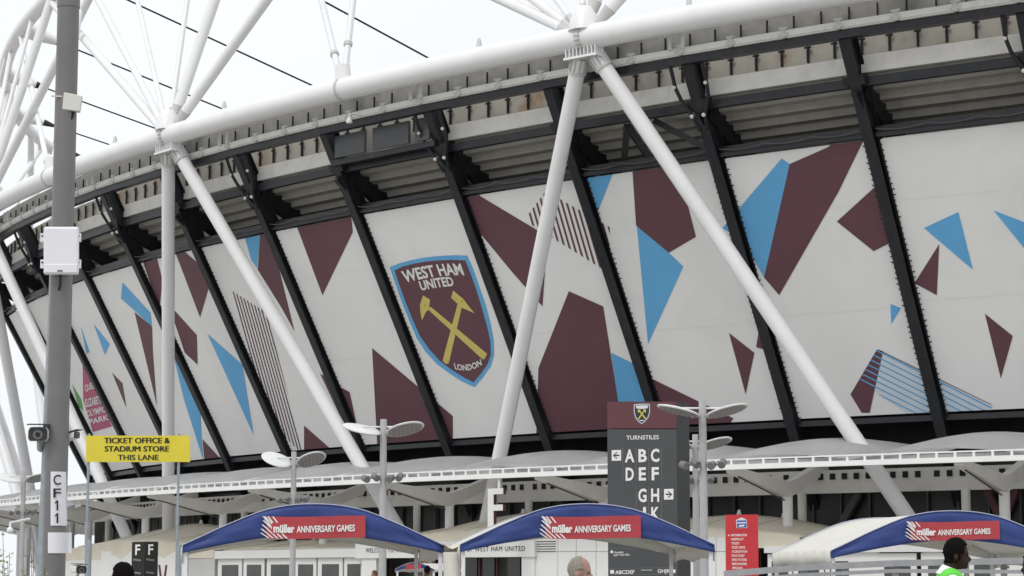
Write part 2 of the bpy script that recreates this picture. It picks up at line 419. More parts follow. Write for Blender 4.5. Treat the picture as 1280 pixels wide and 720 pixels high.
for i in range(R0, R1):
    # terrace units (risers with their soffits)
    zz, oo = 23.3, -3.3
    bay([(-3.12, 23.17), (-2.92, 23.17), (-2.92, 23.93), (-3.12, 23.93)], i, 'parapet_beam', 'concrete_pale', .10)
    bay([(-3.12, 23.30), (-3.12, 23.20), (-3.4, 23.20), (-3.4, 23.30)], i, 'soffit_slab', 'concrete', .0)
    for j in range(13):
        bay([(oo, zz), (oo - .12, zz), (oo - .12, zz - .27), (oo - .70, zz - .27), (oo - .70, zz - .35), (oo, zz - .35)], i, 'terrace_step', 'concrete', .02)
        oo -= .62; zz -= .34
    for j in range(6):
        bay(rect(-3.3, 24.45, .10, 1.2), i, 'parapet_panel', 'panel_cream', 0, f0=(j + .01) / 6, f1=(j + .99) / 6)
    bay(rect(-1.45, 25.45, .08, 1.3), i, 'back_panel', 'back_grey', .0)
    # dark steel beams along the facade
    bay(rect(-1.40, 24.55, .42, .36), i, 'eaves_beam', 'black_steel', .0)
    bay(rect(o_at(22.72), 22.72, .28, .40), i, 'purlin', 'black_steel', .27)
    bay(rect(o_at(20.85) - .25, 20.84, .30, .26), i, 'header_beam', 'black_steel', .27)
    bay(rect(o_at(20.58) + .08, 20.57, .20, .18), i, 'header_rail', 'black_steel', .27)
    bay(rect(o_at(Z_BOT - .35), Z_BOT - .24, .30, .26), i, 'sill_beam', 'black_steel', .27)
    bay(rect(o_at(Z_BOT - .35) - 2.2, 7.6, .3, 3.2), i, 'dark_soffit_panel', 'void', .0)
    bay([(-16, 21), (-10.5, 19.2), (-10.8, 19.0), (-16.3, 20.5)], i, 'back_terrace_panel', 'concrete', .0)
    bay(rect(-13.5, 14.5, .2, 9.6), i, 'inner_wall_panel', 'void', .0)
    # looped cable on the header
    b = MB(); sa, sb = ribS(i + 1) + .4, ribS(i) - .4; pts = []
    for j in range(19):
        f = j / 18; pts.append(W(sa + (sb - sa) * f, o_at(20.75) + .28, 20.80 - .14 * abs(math.sin(f * math.pi * 3))))
    b.tube(pts, .022, 5); b.build('service_cable', 'mullion', stand)
    # bracket stubs and gutter
    for j in range(6):
        f = (j + .04) / 6; s = ribS(i + 1) + (ribS(i) - ribS(i + 1)) * f
        if j == 0: bm_ = None
        b = MB(); b.bar(W(s, -3.12, 24.85), W(s, -3.12, 24.02), .085, .10, up=outward(s)); b.bar(W(s - .16, -3.1, 24.70), W(s + .16, -3.1, 24.70), .08, .08)
        b.build('bracket', 'black_steel', stand)
    for j in range(6):
        f = (j + .3) / 6; s = ribS(i + 1) + (ribS(i) - ribS(i + 1)) * f
        b = MB(); b.bar(W(s, -1.26, 24.9), W(s, -1.26, 25.7), .06, .08, up=outward(s)); b.build('gutter_post', 'black_steel', stand)
    for j in range(3):
        bay([(-1.35, 24.74), (-1.10, 24.74), (-1.10, 24.80), (-1.02, 24.80), (-1.02, 25.07), (-1.35, 25.07)], i, 'gutter_panel', 'gutter_white', 0, f0=(j + .04) / 3, f1=(j + .96) / 3)
        s = ribS(i + 1) + (ribS(i) - ribS(i + 1)) * (j / 3.0)
        b = MB(); b.bar(W(s, -1.06, 24.74), W(s, -1.06, 25.14), .22, .14, up=outward(s)); b.bar(W(s - .2, -1.04, 25.16), W(s + .2, -1.04, 25.16), .14, .10); b.bar(W(s - .25, -1.0, 24.88), W(s + .25, -1.0, 24.88), .05, .12); b.build('gutter_joint', 'flange_grey', stand)
    if i % 2:
        for ds in (-.35, .35):
            p = W(ribS(i) + ds, -.75, 24.95); b = MB(); b.tube([p, p + Vector((0, 0, .65))], .10, 10); b.build('hanger', 'flange_grey', stand, smooth=True)
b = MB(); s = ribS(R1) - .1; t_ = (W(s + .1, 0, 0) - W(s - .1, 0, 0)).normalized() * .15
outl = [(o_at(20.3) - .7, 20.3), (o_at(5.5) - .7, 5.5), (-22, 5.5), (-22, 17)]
b.loft([[W(s, o, z) - t_ for o, z in outl], [W(s, o, z) + t_ for o, z in outl]]); b.build('sky_blocker', 'void', stand)  # added dark plate, no real wall: blocks sky showing through under the banners
# plant room louvres in one bay, braces in another, a small floodlight
for f0, f1 in ((.06, .36), (.44, .78), (.84, .97)):
    bay(rect(-2.0, 23.72, .15, 1.15), 3, 'dark_louvre', 'totem_grey', f0=f0, f1=f1)
bay(rect(-2.2, 22.95, .3, .30), 3, 'louvre_beam', 'black_steel')
for (f0, z0, f1, z1) in ((.42, 22.5, .30, 20.7), (.42, 22.5, .52, 20.7), (.62, 22.5, .95, 20.9)):
    sa, sb = ribS(2), ribS(1); b = MB(); b.bar(W(sa + (sb - sa) * f0, o_at(z0) - .4, z0), W(sa + (sb - sa) * f1, o_at(z1) - .4, z1), .28, .28); b.build('diagonal_brace', 'black_steel', stand)
fl = thing('floodlight', 'small white floodlight on an arm under the roof edge, left of the dark louvres', 'floodlight')
sL = s_at(446, -.6, 24.6); p = W(sL, -1.0, 24.75); u = outward(sL)
b = MB(); b.tube([p, p + u * .9, p + u * .9 + Vector((0, 0, -.25))], .035, 8); b.build('arm', 'lamp_pale', fl)
b = MB(); b.tube([p + u * .9 + Vector((0, 0, -.22)), p + u * .9 + Vector((0, 0, -.42)), p + u * .9 + Vector((0, 0, -.5))], [.09, .17, .15], 14); b.build('lamp_head', 'lamp_pale', fl, smooth=True)

# ------------------------------------------------------------------ facade banners
BL = {-1: 'white facade banner at the right edge with small blue and maroon triangles', 0: 'white facade banner with tall blue and maroon shards beside blue stripes',
  1: 'white facade banner with maroon pentagon above a blue kite', 2: 'white facade banner with black hatched stripes and large maroon block',
  3: 'white facade banner carrying the claret shield with crossed hammers', 4: 'white facade banner with maroon triangle hanging from its top, left of the shield',
  5: 'white facade banner with long grey pinstripes beside a maroon and blue shard', 6: 'white facade banner with maroon kite and blue dagger, right of the slim vertical column',
  7: 'white facade banner with bent blue bar and long maroon sliver, behind vertical column', 8: 'white facade banner with one small blue and one small maroon triangle',
  9: 'white facade banner with pink lettered wedge above the yellow sign', 10: 'narrow white facade banner with green sliver beside the grey pole'}
PRINTS = [
 ('blue', [(1155,285),(1198,265),(1216,337)]), ('blue', [(1242,263),(1312,290),(1300,335)]), ('maroon', [(1174,305),(1171,369),(1143,354)]), ('maroon', [(1231,392),(1266,420),(1251,473)]),
 ('blue', [(903,285),(977,198),(987,205),(955,347),(930,302)]), ('maroon', [(987,205),(1035,184),(1050,170),(1082,170),(1048,240),(974,369),(955,347)]),
 ('maroon', [(1104,224),(1046,277),(1092,314),(1116,302)]), ('blue', [(1113,380),(1126,385),(1114,405)]), ('maroon', [(911,416),(943,441),(932,493)]), ('maroon', [(950,404),(966,440),(945,434)]),
 ('maroon', [(1096,437),(1104,439),(1087,516),(1077,516),(1063,493)]),
 ('maroon', [(790,205),(845,200),(870,296),(836,316),(795,282)]), ('blue', [(796,283),(836,316),(854,333),(810,430)]), ('blue', [(720,215),(768,212),(745,270),(732,258)]),
 ('maroon', [(812,472),(917,523),(900,545),(820,545)]),
 ('maroon', [(575,235),(598,236),(600,245),(672,288),(684,300),(678,383),(640,340),(593,283)]),
 ('maroon', [(711,364),(754,383),(773,503),(780,548),(670,552),(673,460)]), ('blue', [(764,441),(797,457),(820,545),(779,545)]),
 ('maroon', [(369,278),(438,262),(441,290),(403,369)]), ('maroon', [(465,435),(566,520),(566,562),(472,566)]), ('maroon', [(416,479),(437,490),(446,532),(434,532)]), ('maroon', [(400,467),(412,473),(436,535),(425,520)]),
 ('blue', [(304,290),(326,285),(321,335),(314,325)]), ('maroon', [(326,284),(340,280),(346,325),(368,414),(352,385),(322,337)]), ('maroon', [(325,378),(337,396),(328,390)]), ('maroon', [(380,532),(412,560),(412,568),(380,568)]),
 ('maroon', [(217,310),(231,308),(231,315),(256,336),(263,353),(250,397)]), ('maroon', [(219,389),(246,419),(247,456),(231,441),(212,385)]), ('blue', [(259,417),(303,456),(317,544)]), ('maroon', [(176,320),(195,318),(203,350),(199,390),(192,366)]),
 ('blue', [(212,425),(250,505),(252,548),(254,575),(230,500)]), ('maroon', [(253,549),(282,580),(256,582)]), ('blue', [(153,353),(188,391),(190,408),(151,373)]), ('maroon', [(168,390),(190,408),(191,440),(196,507)]),
 ('blue', [(117,405),(137,430),(131,444)]), ('maroon', [(119,358),(131,380),(148,424),(140,416)]), ('maroon', [(140,466),(153,479),(158,510)]), ('blue', [(101,408),(112,440),(108,442)]),
 ('pink', [(103,442),(124,494),(140,533),(116,540),(104,500)]), ('print_green', [(90,480),(102,500),(104,514),(98,508)]),
]
def stripes(outline, p0, step, d, wd, n, colr):     # n parallel print stripes clipped to an outline
    dv = Vector(d).normalized(); nv = Vector((-dv.y, dv.x)); L_ = 400; res = []
    for k in range(n):
        c = Vector(p0) + Vector(step) * k
        q = clip([tuple(c - dv * L_ + nv * wd/2), tuple(c + dv * L_ + nv * wd/2), tuple(c + dv * L_ - nv * wd/2), tuple(c - dv * L_ - nv * wd/2)], outline)
        if len(q) > 2: res.append((colr, q))
    return res
PRINTS2 = stripes([(655,275),(682,239),(762,284),(762,342)], (663,270), (6.25, 0), (17, 59), 2.3, 16, 'maroon')
PRINTS2 += stripes([(289,363),(333,391),(380,570),(366,575),(338,528),(318,508),(300,455),(291,385)], (291,363), (4.45, 2.9), (34, 121), 1.25, 16, 'maroon')
FILL = [('pale_blue', [(1103,441),(1242,507),(1225,516),(1132,516),(1091,487)])]
PRINTS2 += stripes([(1097,436),(1106,440),(1245,507),(1225,518),(1133,518),(1075,476),(1075,474)], (1096.5,438.5), (-2.75, 6.3), (1, .50), 1.5, 8, 'blue')
PRINTS2 += [('navy_line', q) for _, q in stripes([(1097,436.5),(1240,505),(1239,506),(1096.5,437.8)], (1097,437), (0, 0), (1, .485), 1.0, 1, 'navy_line')]
banners = {}
for i in range(-1, 11):
    sa, sb = ribS(i + 1) + .40, ribS(i) - .40
    zt, zb = Z_TOP, Z_BOT
    c3 = [W(sa, o_at(zt) + .05, zt), W(sb, o_at(zt) + .05, zt), W(sb, o_at(zb) + .05, zb), W(sa, o_at(zb) + .05, zb)]
    nrm = (c3[1] - c3[0]).cross(c3[3] - c3[0]).normalized()
    if nrm.dot(outward(sa)) < 0: nrm = -nrm
    bn = thing('banner', BL[i], 'banner', 'facade banners')
    # cloth sheet, gridded and very slightly hollow between its laced edges
    NX, NZ = 10, 14
    def P3(u, v, off=0.0, c3=c3, nrm=nrm):
        a = c3[0].lerp(c3[1], u); c = c3[3].lerp(c3[2], u); return a.lerp(c, v) + nrm * off
    b = MB(); rngs = []
    vs = [P3(x / NX, y / NZ, 0) for y in range(NZ + 1) for x in range(NX + 1)]
    vs += [P3(x / NX, y / NZ, -.02) for y in range(NZ + 1) for x in range(NX + 1)]
    n0 = (NX + 1) * (NZ + 1); fs = []
    for y in range(NZ):
        for x in range(NX):
            a = y * (NX + 1) + x; fs.append((a, a + 1, a + NX + 2, a + NX + 1)); fs.append((n0 + a, n0 + a + NX + 1, n0 + a + NX + 2, n0 + a + 1))
    b.add(vs, fs)
    sheet = b.build('cloth', 'wrap', bn)
    v_s = .60 + .02 * math.sin(i * 2.3)
    b = MB(); b.add([P3(0.01, v_s - .002, .006), P3(.99, v_s + .002, .006), P3(.99, v_s + .0055, .006), P3(.01, v_s + .0015, .006)], [(0, 1, 2, 3)]); b.build('seam', 'wrap_seam', bn)
    b = MB(); b.add([P3(0.01, .22, .006), P3(.99, .223, .006), P3(.99, .2255, .006), P3(.01, .2225, .006)], [(0, 1, 2, 3)]); b.build('seam', 'wrap_seam', bn)
    banners[i] = (bn, c3, nrm)
    q2 = [pix(p) for p in c3]
    for off, lst in ((.010, FILL), (.014, PRINTS), (.020, PRINTS2)):
        for colr, poly in lst:
            if i >= 9 and colr not in ('pink', 'print_green', 'blue'): continue
            q = clip(poly, q2)
            if len(q) < 3: continue
            ar = abs(sum(q[k][0] * q[(k+1) % len(q)][1] - q[(k+1) % len(q)][0] * q[k][1] for k in range(len(q)))) / 2
            if ar < 3: continue
            b = MB(); b.add([onplane(x, y, c3[0] + nrm * off, nrm) for x, y in q], [tuple(range(len(q)))])
            b.build('printed_shape', colr, bn, fix=False)
# the shield
bn, c3, nrm = banners[3]
def flat(poly, off, name, m_, parent): 
    b = MB(); b.add([onplane(x, y, c3[0] + nrm * off, nrm) for x, y in poly], [tuple(range(len(poly)))]); return b.build(name, m_, parent, fix=False)
OUTER = [(487,334),(500,329),(515,325),(530,322),(548,320),(566,319),(584,319.5),(591,335),(599,358),(607,381),(613,404),(617,426),(617.5,444),(613,458),(604,471),(593,484),(578,477),(562,467),(546,455),(532,440),(521,423),(512,402),(503,380),(495,357)]
INNER = [(493,338),(504,333),(518,329.5),(532,327),(548,325.5),(565,325),(581.5,325.5),(587,339),(595,361),(602,384),(608.5,407),(613,427),(613.5,443),(609.5,455),(601,467),(592,478),(580,472),(564,462),(549,450.5),(536,436),(525,420),(516,400),(507,378),(499,356)]
crest = flat(OUTER, .014, 'crest', 'blue', bn)
flat(INNER, .020, 'shield_field', 'maroon', crest)
def px_text(body, p00, p10, up, m_, parent, off, bold=.02, arch=0., c3=c3, nrm=nrm, name='lettering', space=1.0):   # baseline p00-p10 and cap-height vector in photo pixels, laid on the banner's plane
    def fn(u, v):
        x = p00[0] + (p10[0]-p00[0]) * u + up[0] * v; y = p00[1] + (p10[1]-p00[1]) * u + up[1] * v - arch * (1 - (2*u-1)**2)
        return onplane(x, y, c3[0] + nrm * off, nrm)
    return lettering(body, fn, name, m_, parent, bold, space)
px_text('WEST HAM', (506,353.5), (580.5,343.5), (-5.2,-14.5), 'print_white', crest, .026, .028, 3.0)
px_text('UNITED', (526.5,363), (568,357), (-3.6,-11.5), 'print_white', crest, .026, .028, 1.0)
px_text('LONDON', (569,461), (602.5,456), (-1.9,-7.5), 'print_white', crest, .026, .024, -4.2)
for poly in ([(528.8,369.3),(537.5,374.5),(536.2,386),(531.8,391),(527.5,400.5),(525.3,389),(525,381)], [(566.5,363.2),(579.5,374),(584.5,381),(593.5,391.8),(577,384.5),(563.8,372)]):
    flat(poly, .030, 'hammer_head', 'gold', crest)
flat([(534,386),(538.5,383.5),(609,442.5),(605,449.5),(602,448)], .026, 'hammer_handle', 'gold', crest)
flat([(572,380),(577.5,383),(561,454),(557.5,455),(553.2,451)], .033, 'hammer_handle', 'gold', crest)
for c in ((531,382), (577.5,376.5)): flat([(c[0]-1.4,c[1]),(c[0],c[1]-2),(c[0]+1.4,c[1]),(c[0],c[1]+2)], .034, 'hammer_eye', 'gold_dark', crest)
# lettering on the pink wedge
bn9, c9, n9 = banners[9]
for body, a, e, upv in (('QUEEN', (106.5,489), (121,484), (-1,-8)), ('ELIZABETH', (107,509), (128,503.5), (-1,-10)), ('OLYMPIC', (109,521), (132,515), (-1,-8)), ('PARK', (112,531), (136,524.5), (-1,-7))):
    px_text(body, a, e, upv, 'print_white', bn9, .03, .02, 0, c9, n9)

# ------------------------------------------------------------------ entrance canopy
canopy = thing('entrance_canopy', 'long scalloped white canopy along the foot of the stadium on round columns', 'canopy')
ZC, OC = 6.17, -1.0                                  # front edge
for i in range(R0, 17):
    sa, sb = ribS(i + 1), ribS(i); l = sb - sa
    bay([(OC - .35, ZC - .05), (OC, ZC - .05), (OC, ZC + .17), (OC - .35, ZC + .17)], i, 'fascia', 'canopy_white', .0, canopy)
    bay(rect(OC - .10, ZC + .385, .12, .06), i, 'top_rail', 'canopy_white', .0, canopy)
    bay(rect(OC - .55, ZC + .26, .06, .18), i, 'gutter_back', 'lamp_grey', .0, canopy)
    for j in range(10):
        s = sa + l * j / 10; b = MB(); b.bar(W(s, OC - .10, ZC + .16), W(s, OC - .10, ZC + .36), .10, .07, up=outward(s)); b.build('rail_post', 'canopy_white', canopy)
    # cushion roof: one shallow vault per bay
    NU, NV = 14, 8; b = MB(); vs = []
    for v in range(NV + 1):
        fv = v / NV; o = OC - .4 - fv * 9.4
        for u in range(NU + 1):
            fu = u / NU
            z = ZC + .22 + .80 * (fv ** .8) + .80 * math.sin(math.pi * fu) ** .9 * math.sin(math.pi * min(1, .16 + fv * .62))
            vs.append(W(sa + l * fu, o, z))
    m = len(vs); vs2 = [p - Vector((0, 0, .05)) for p in vs]; fs = []
    for v in range(NV):
        for u in range(NU):
            a = v * (NU + 1) + u; fs.append((a, a + 1, a + NU + 2, a + NU + 1)); fs.append((m + a, m + a + NU + 1, m + a + NU + 2, m + a + 1))
    b.add(vs + vs2, fs); b.build('roof_cushion', 'canopy_cloth', canopy, smooth=True)
    # perforated edge beam
    pb = bay(rect(-9.0, 5.85, .30, 1.05), i, 'edge_beam', 'beam_cream', .0, canopy)
    for j in range(12):
        f = .06 + .88 * j / 11
        s2 = sa + l * f; b = MB(); c = W(s2, -8.84, 6.08); t2 = (W(s2 + .1, 0, 0) - W(s2 - .1, 0, 0)).normalized()
        b.bar(c - t2 * .13, c + t2 * .13, .04, .28); b.build('vent_hole', 'hole_dark', pb)
    # dark glazed wall
    gw = bay(rect(-12.2, 3.4, .10, 6.8), i, 'glazed_wall', 'dark_glass', .0, canopy)
    for j in range(5):
        s2 = sa + l * j / 5; b = MB(); b.bar(W(s2, -12.08, .05), W(s2, -12.08, 6.4), .08, .12, up=outward(s2)); b.build('mullion', 'mullion', gw)
    bay(rect(-12.08, 3.6, .1, .08), i, 'transom', 'mullion', .0, gw)
SC = s_at(985, -6.2, 4)
for k in range(-12, 4):                              # gull-wing beams on round columns
    s = SC + k * SP / 3; t_ = (W(s + .1, 0, 0) - W(s - .1, 0, 0)).normalized() * .22
    outl = [(OC - .38, ZC + .10), (-5.4, 5.85), (-6.1, 5.78), (-6.8, 5.95), (-9.6, 6.9), (-9.6, 6.4), (-6.9, 5.32), (-6.1, 5.10), (-5.3, 5.18), (OC - .38, ZC - .16)]
    b = MB(); b.loft([[W(s, o, z) - t_ for o, z in outl], [W(s, o, z) + t_ for o, z in outl]]); b.build('gull_beam', 'beam_cream', canopy)
    b = MB(); b.tube([W(s, -2.0, 5.85), W(s, -5.9, 4.95)], .035, 6); b.build('tie_rod', 'mullion', canopy)
    b = MB(); b.tube([W(s, -6.2, 0), W(s, -6.2, 5.25)], .23, 18); b.build('column', 'canopy_white', canopy, smooth=True)
for px in (60, 135, 221, 305, 403, 521, 661, 820, 1003, 1208):
    s = s_at(px, -8.2, 4); b = MB(); b.tube([W(s, -8.2, 0), W(s, -8.2, 5.35)], .20, 18); b.build('rear_column', 'beam_cream', canopy, smooth=True)
for f0, f1, z0, z1 in ((1235, 1272, 5.4, 2.6), (1272, 1235, 5.4, 2.6), (1030, 1075, 2.6, 5.4), (700, 660, 5.0, 2.6)):
    b = MB(); b.bar(W(s_at(f0, -11.9, 4), -11.9, z0), W(s_at(f1, -11.9, 4), -11.9, z1), .32, .32); b.build('cross_brace', 'totem_maroon' if f0 > 1200 else 'mullion', canopy)

# ------------------------------------------------------------------ ticket office under the canopy
office = thing('ticket_office', 'low white ticket office with glazed doors and cream rounded roofs under the canopy', 'building')
OS = -3.6                                            # front face
def seg(px0, px1, o, z0, z1, th, name, m_, parent=office, n=1):
    s0_, s1_ = s_at(px0, o, (z0 + z1) / 2), s_at(px1, o, (z0 + z1) / 2); b = MB()
    b.loft([[W(s0_ + (s1_ - s0_) * k / n, oo, z) for oo, z in ((o - th, z0), (o, z0), (o, z1), (o - th, z1))] for k in range(n + 1)])
    return b.build(name, m_, parent)
def zpx(py, px, o): # height of a photo row on the office front near column px
    s = s_at(px, o, 2.5); y0 = pix(W(s, o, 0))[1]; y1 = pix(W(s, o, 4))[1]; return 4 * (py - y0) / (y1 - y0)
def door(px0, px1, ztop):
    d = thing_part = bpy.data.objects.new('door', None); COL.objects.link(d); d.parent = office
    seg(px0, px1, OS - .06, 0, ztop, .08, 'door_frame', 'shop_white', d)
    w_ = px1 - px0
    seg(px0 + .16 * w_, px1 - .16 * w_, OS - .035, .35, ztop - .32, .02, 'pane', 'shop_glass', d)
    seg(px0 + .84 * w_, px0 + .88 * w_, OS + .06, 1.0, 1.5, .03, 'handle', 'steel_rail', d)
ZL = zpx(695, 380, OS)
for a, e in ((272, 302), (304, 330), (333, 366), (368, 395), (397, 428), (430, 454)): door(a, e, ZL - .12)
seg(268, 458, OS + .12, ZL - .10, ZL + .34, .35, 'lintel', 'shop_white', n=3)
seg(100, 268, OS, 0, ZL + .2, .2, 'wall_panel', 'shop_grey', n=3)
seg(126, 232, OS + .05, .0, ZL + .45, .2, 'wall_panel', 'shop_white', n=2)
seg(60, 126, OS + .02, .0, ZL + .50, .2, 'wall_panel', 'shop_white', n=2)
for k, px in enumerate((103, 121)):
    pass
z_f0, z_f1 = zpx(697, 560, OS + .3), zpx(677, 560, OS + .3)
fas = seg(444, 668, OS + .3, z_f0, z_f1, .4, 'fascia_sign', 'shop_white', n=4)
def arc_text(body, px0, px1, o, z0, z1, m_, parent, bold=.01, space=1.0):
    a, e = s_at(px0, o, z0), s_at(px1, o, z0)
    return lettering(body, lambda u, v: W(a + (e - a) * u, o, z0 + (z1 - z0) * v), 'lettering', m_, parent, bold, space)
zt0 = z_f0 + (z_f1 - z_f0) * .36; zt1 = z_f0 + (z_f1 - z_f0) * .68
arc_text('WELCOME TO THE LONDON STADIUM', 457, 557, OS + .315, zt0, zt1, 'sign_black', fas, .0, 1.15)
arc_text('HOME OF WEST HAM UNITED', 562, 656, OS + .315, zt0, zt1, 'sign_black', fas, .0, 1.15)
for a, e in ((470, 486), (489, 527), (548, 596), (600, 618), (622, 650)): 
    seg(a, e, OS - 1.2, 0, z_f0, .1, 'recessed_pane', 'shop_glass')
for a in (486.5, 598, 620): seg(a, a + 1.6, OS - 1.1, 0, z_f0, .1, 'maroon_post', 'totem_maroon')
seg(452, 470, OS + .2, 0, z_f0 + .01, .5, 'pier', 'shop_white'); seg(652, 668, OS + .2, 0, z_f0 + .01, .5, 'pier', 'shop_white')
for a, e in ((668, 697), (697.6, 720), (720.6, 745), (745.6, 775), (862, 895), (895.6, 930)):
    zz = zpx(690, a, OS)
    seg(a, e, OS + .1, 0, zz, .2, 'wall_panel', 'shop_white'); seg(a, e, OS + .1, zz + .02, zpx(672, a, OS), .2, 'wall_panel', 'shop_white')
lv = seg(664, 695, OS + .115, zpx(691, 680, OS), zpx(675, 680, OS), .02, 'louvre', 'shop_white')
for k in range(5):
    y = 676.5 + k * 3.1; seg(664.5, 694.5, OS + .125, zpx(y + 1.2, 680, OS), zpx(y, 680, OS), .015, 'louvre_slot', 'mullion', lv)
zz = zpx(690, 1150, OS)
for a, e in ((960, 990), (992, 1030), (1032, 1066), (1098, 1146), (1152, 1205), (1212, 1250)): door(a, e, zz - .05)
seg(955, 1300, OS + .12, zz, zz + .30, .35, 'lintel', 'shop_white', n=4)
seg(1066, 1098, OS - .05, 0, zz, .2, 'wall_panel', 'shop_white'); seg(1250, 1300, OS - .05, 0, zz, .2, 'wall_panel', 'shop_white')
# rounded cream roofs
def pod_roof(px0, px1, z_eave, z_top, o0, o1, skew=.5):
    s0_, s1_ = s_at(px0, o0, z_eave), s_at(px1, o0, z_eave); NU, NV = 16, 6; b = MB(); vs = []
    for v in range(NV + 1):
        fv = v / NV
        for u in range(NU + 1):
            fu = u / NU; h = (1 - abs((fu - skew) / (skew if fu < skew else 1 - skew)) ** 1.7)
            vs.append(W(s0_ + (s1_ - s0_) * fu, o0 + (o1 - o0) * fv, z_eave + (z_top - z_eave) * (h * .45 + .55 * h * fv) + .35 * fv))
    b.add(vs, [(v * (NU + 1) + u, v * (NU + 1) + u + 1, (v + 1) * (NU + 1) + u + 1, (v + 1) * (NU + 1) + u) for v in range(NV) for u in range(NU)])
    o = b.build('pod_roof', 'pod_cream', office, smooth=True)
    g = MB(); g.loft([[vs[u] - Vector((0, 0, .04)), W(s0_ + (s1_ - s0_) * u / NU, o0 - .02, z_eave - .5)] for u in range(NU + 1)], closed=False, caps=False); gb = g.build('roof_gable', 'pod_cream', o)
    gb.modifiers.new('thick', 'SOLIDIFY').thickness = .04; so_ = o.modifiers.new('thick', 'SOLIDIFY'); so_.thickness = .08
    for k in range(1, 5):
        b = MB(); b.tube([vs[v * (NU + 1) + int(NU * k / 5)] + Vector((0, 0, .03)) for v in range(NV + 1)], .02, 6); b.build('roof_seam', 'pod_cream', o)
        p = vs[NV * (NU + 1) + int(NU * k / 5)]; b = MB(); b.tube([p, p + Vector((0, 0, .22))], [.12, .07], 10); b.build('roof_boss', 'shop_white', o, smooth=True)
pod_roof(70, 268, ZL + .45, zpx(660, 170, OS), OS, OS - 4.5, .52)
pod_roof(446, 700, z_f1 - .02, zpx(648, 610, OS - 2), OS, OS - 4.2, .68)
pod_roof(700, 1000, zpx(672, 860, OS), zpx(650, 880, OS), OS, OS - 4.2, .55)
pod_roof(268, 446, ZL + .35, zpx(682, 300, OS), OS - .6, OS - 4.0, .25)
# brown round column and small far people stand here
bc = MB(); bc.tube([W(s_at(536, -2.2, 1.5), -2.2, 0), W(s_at(536, -2.2, 1.5), -2.2, zpx(688, 536, -2.2))], .32, 18)
tag(bc.build('round_column', 'timber', smooth=True), 'round brown column in front of the ticket office, left of the tent joint', 'column')
# raised letter F
lf = thing('letter_sign', 'giant white letter F with maroon sides hung below the canopy edge', 'letter sign')
sF = s_at(620, -1.0, 5); def_u = outward(sF)
YF = W(sF, -1.0, 0).y
def F_shape(dx, Y):
    q = [(609.5,661),(609.5,611),(629,610),(629,617.5),(617,618),(617,631),(628.5,630.5),(628.5,638),(617,638.5),(617,661)]
    return [pt(x + dx, y, Y) for x, y in q]
b = MB(); fr_ = F_shape(0, YF); bk = [p + Vector((.14, .35, 0)) for p in fr_]; b.loft([fr_, bk]); 
side = b.build('letter_body', 'totem_maroon', lf)
b = MB(); f2 = [p + Vector((0, -.03, 0)) for p in fr_]; b.loft([f2, [p + Vector((0, .028, 0)) for p in f2]]); b.build('letter_face', 'letter_white', lf)
b = MB(); b.tube([pt(624, 611, YF + .15), pt(624, 596, YF + .15)], .07, 8); b.build('hanger', 'letter_white', lf)

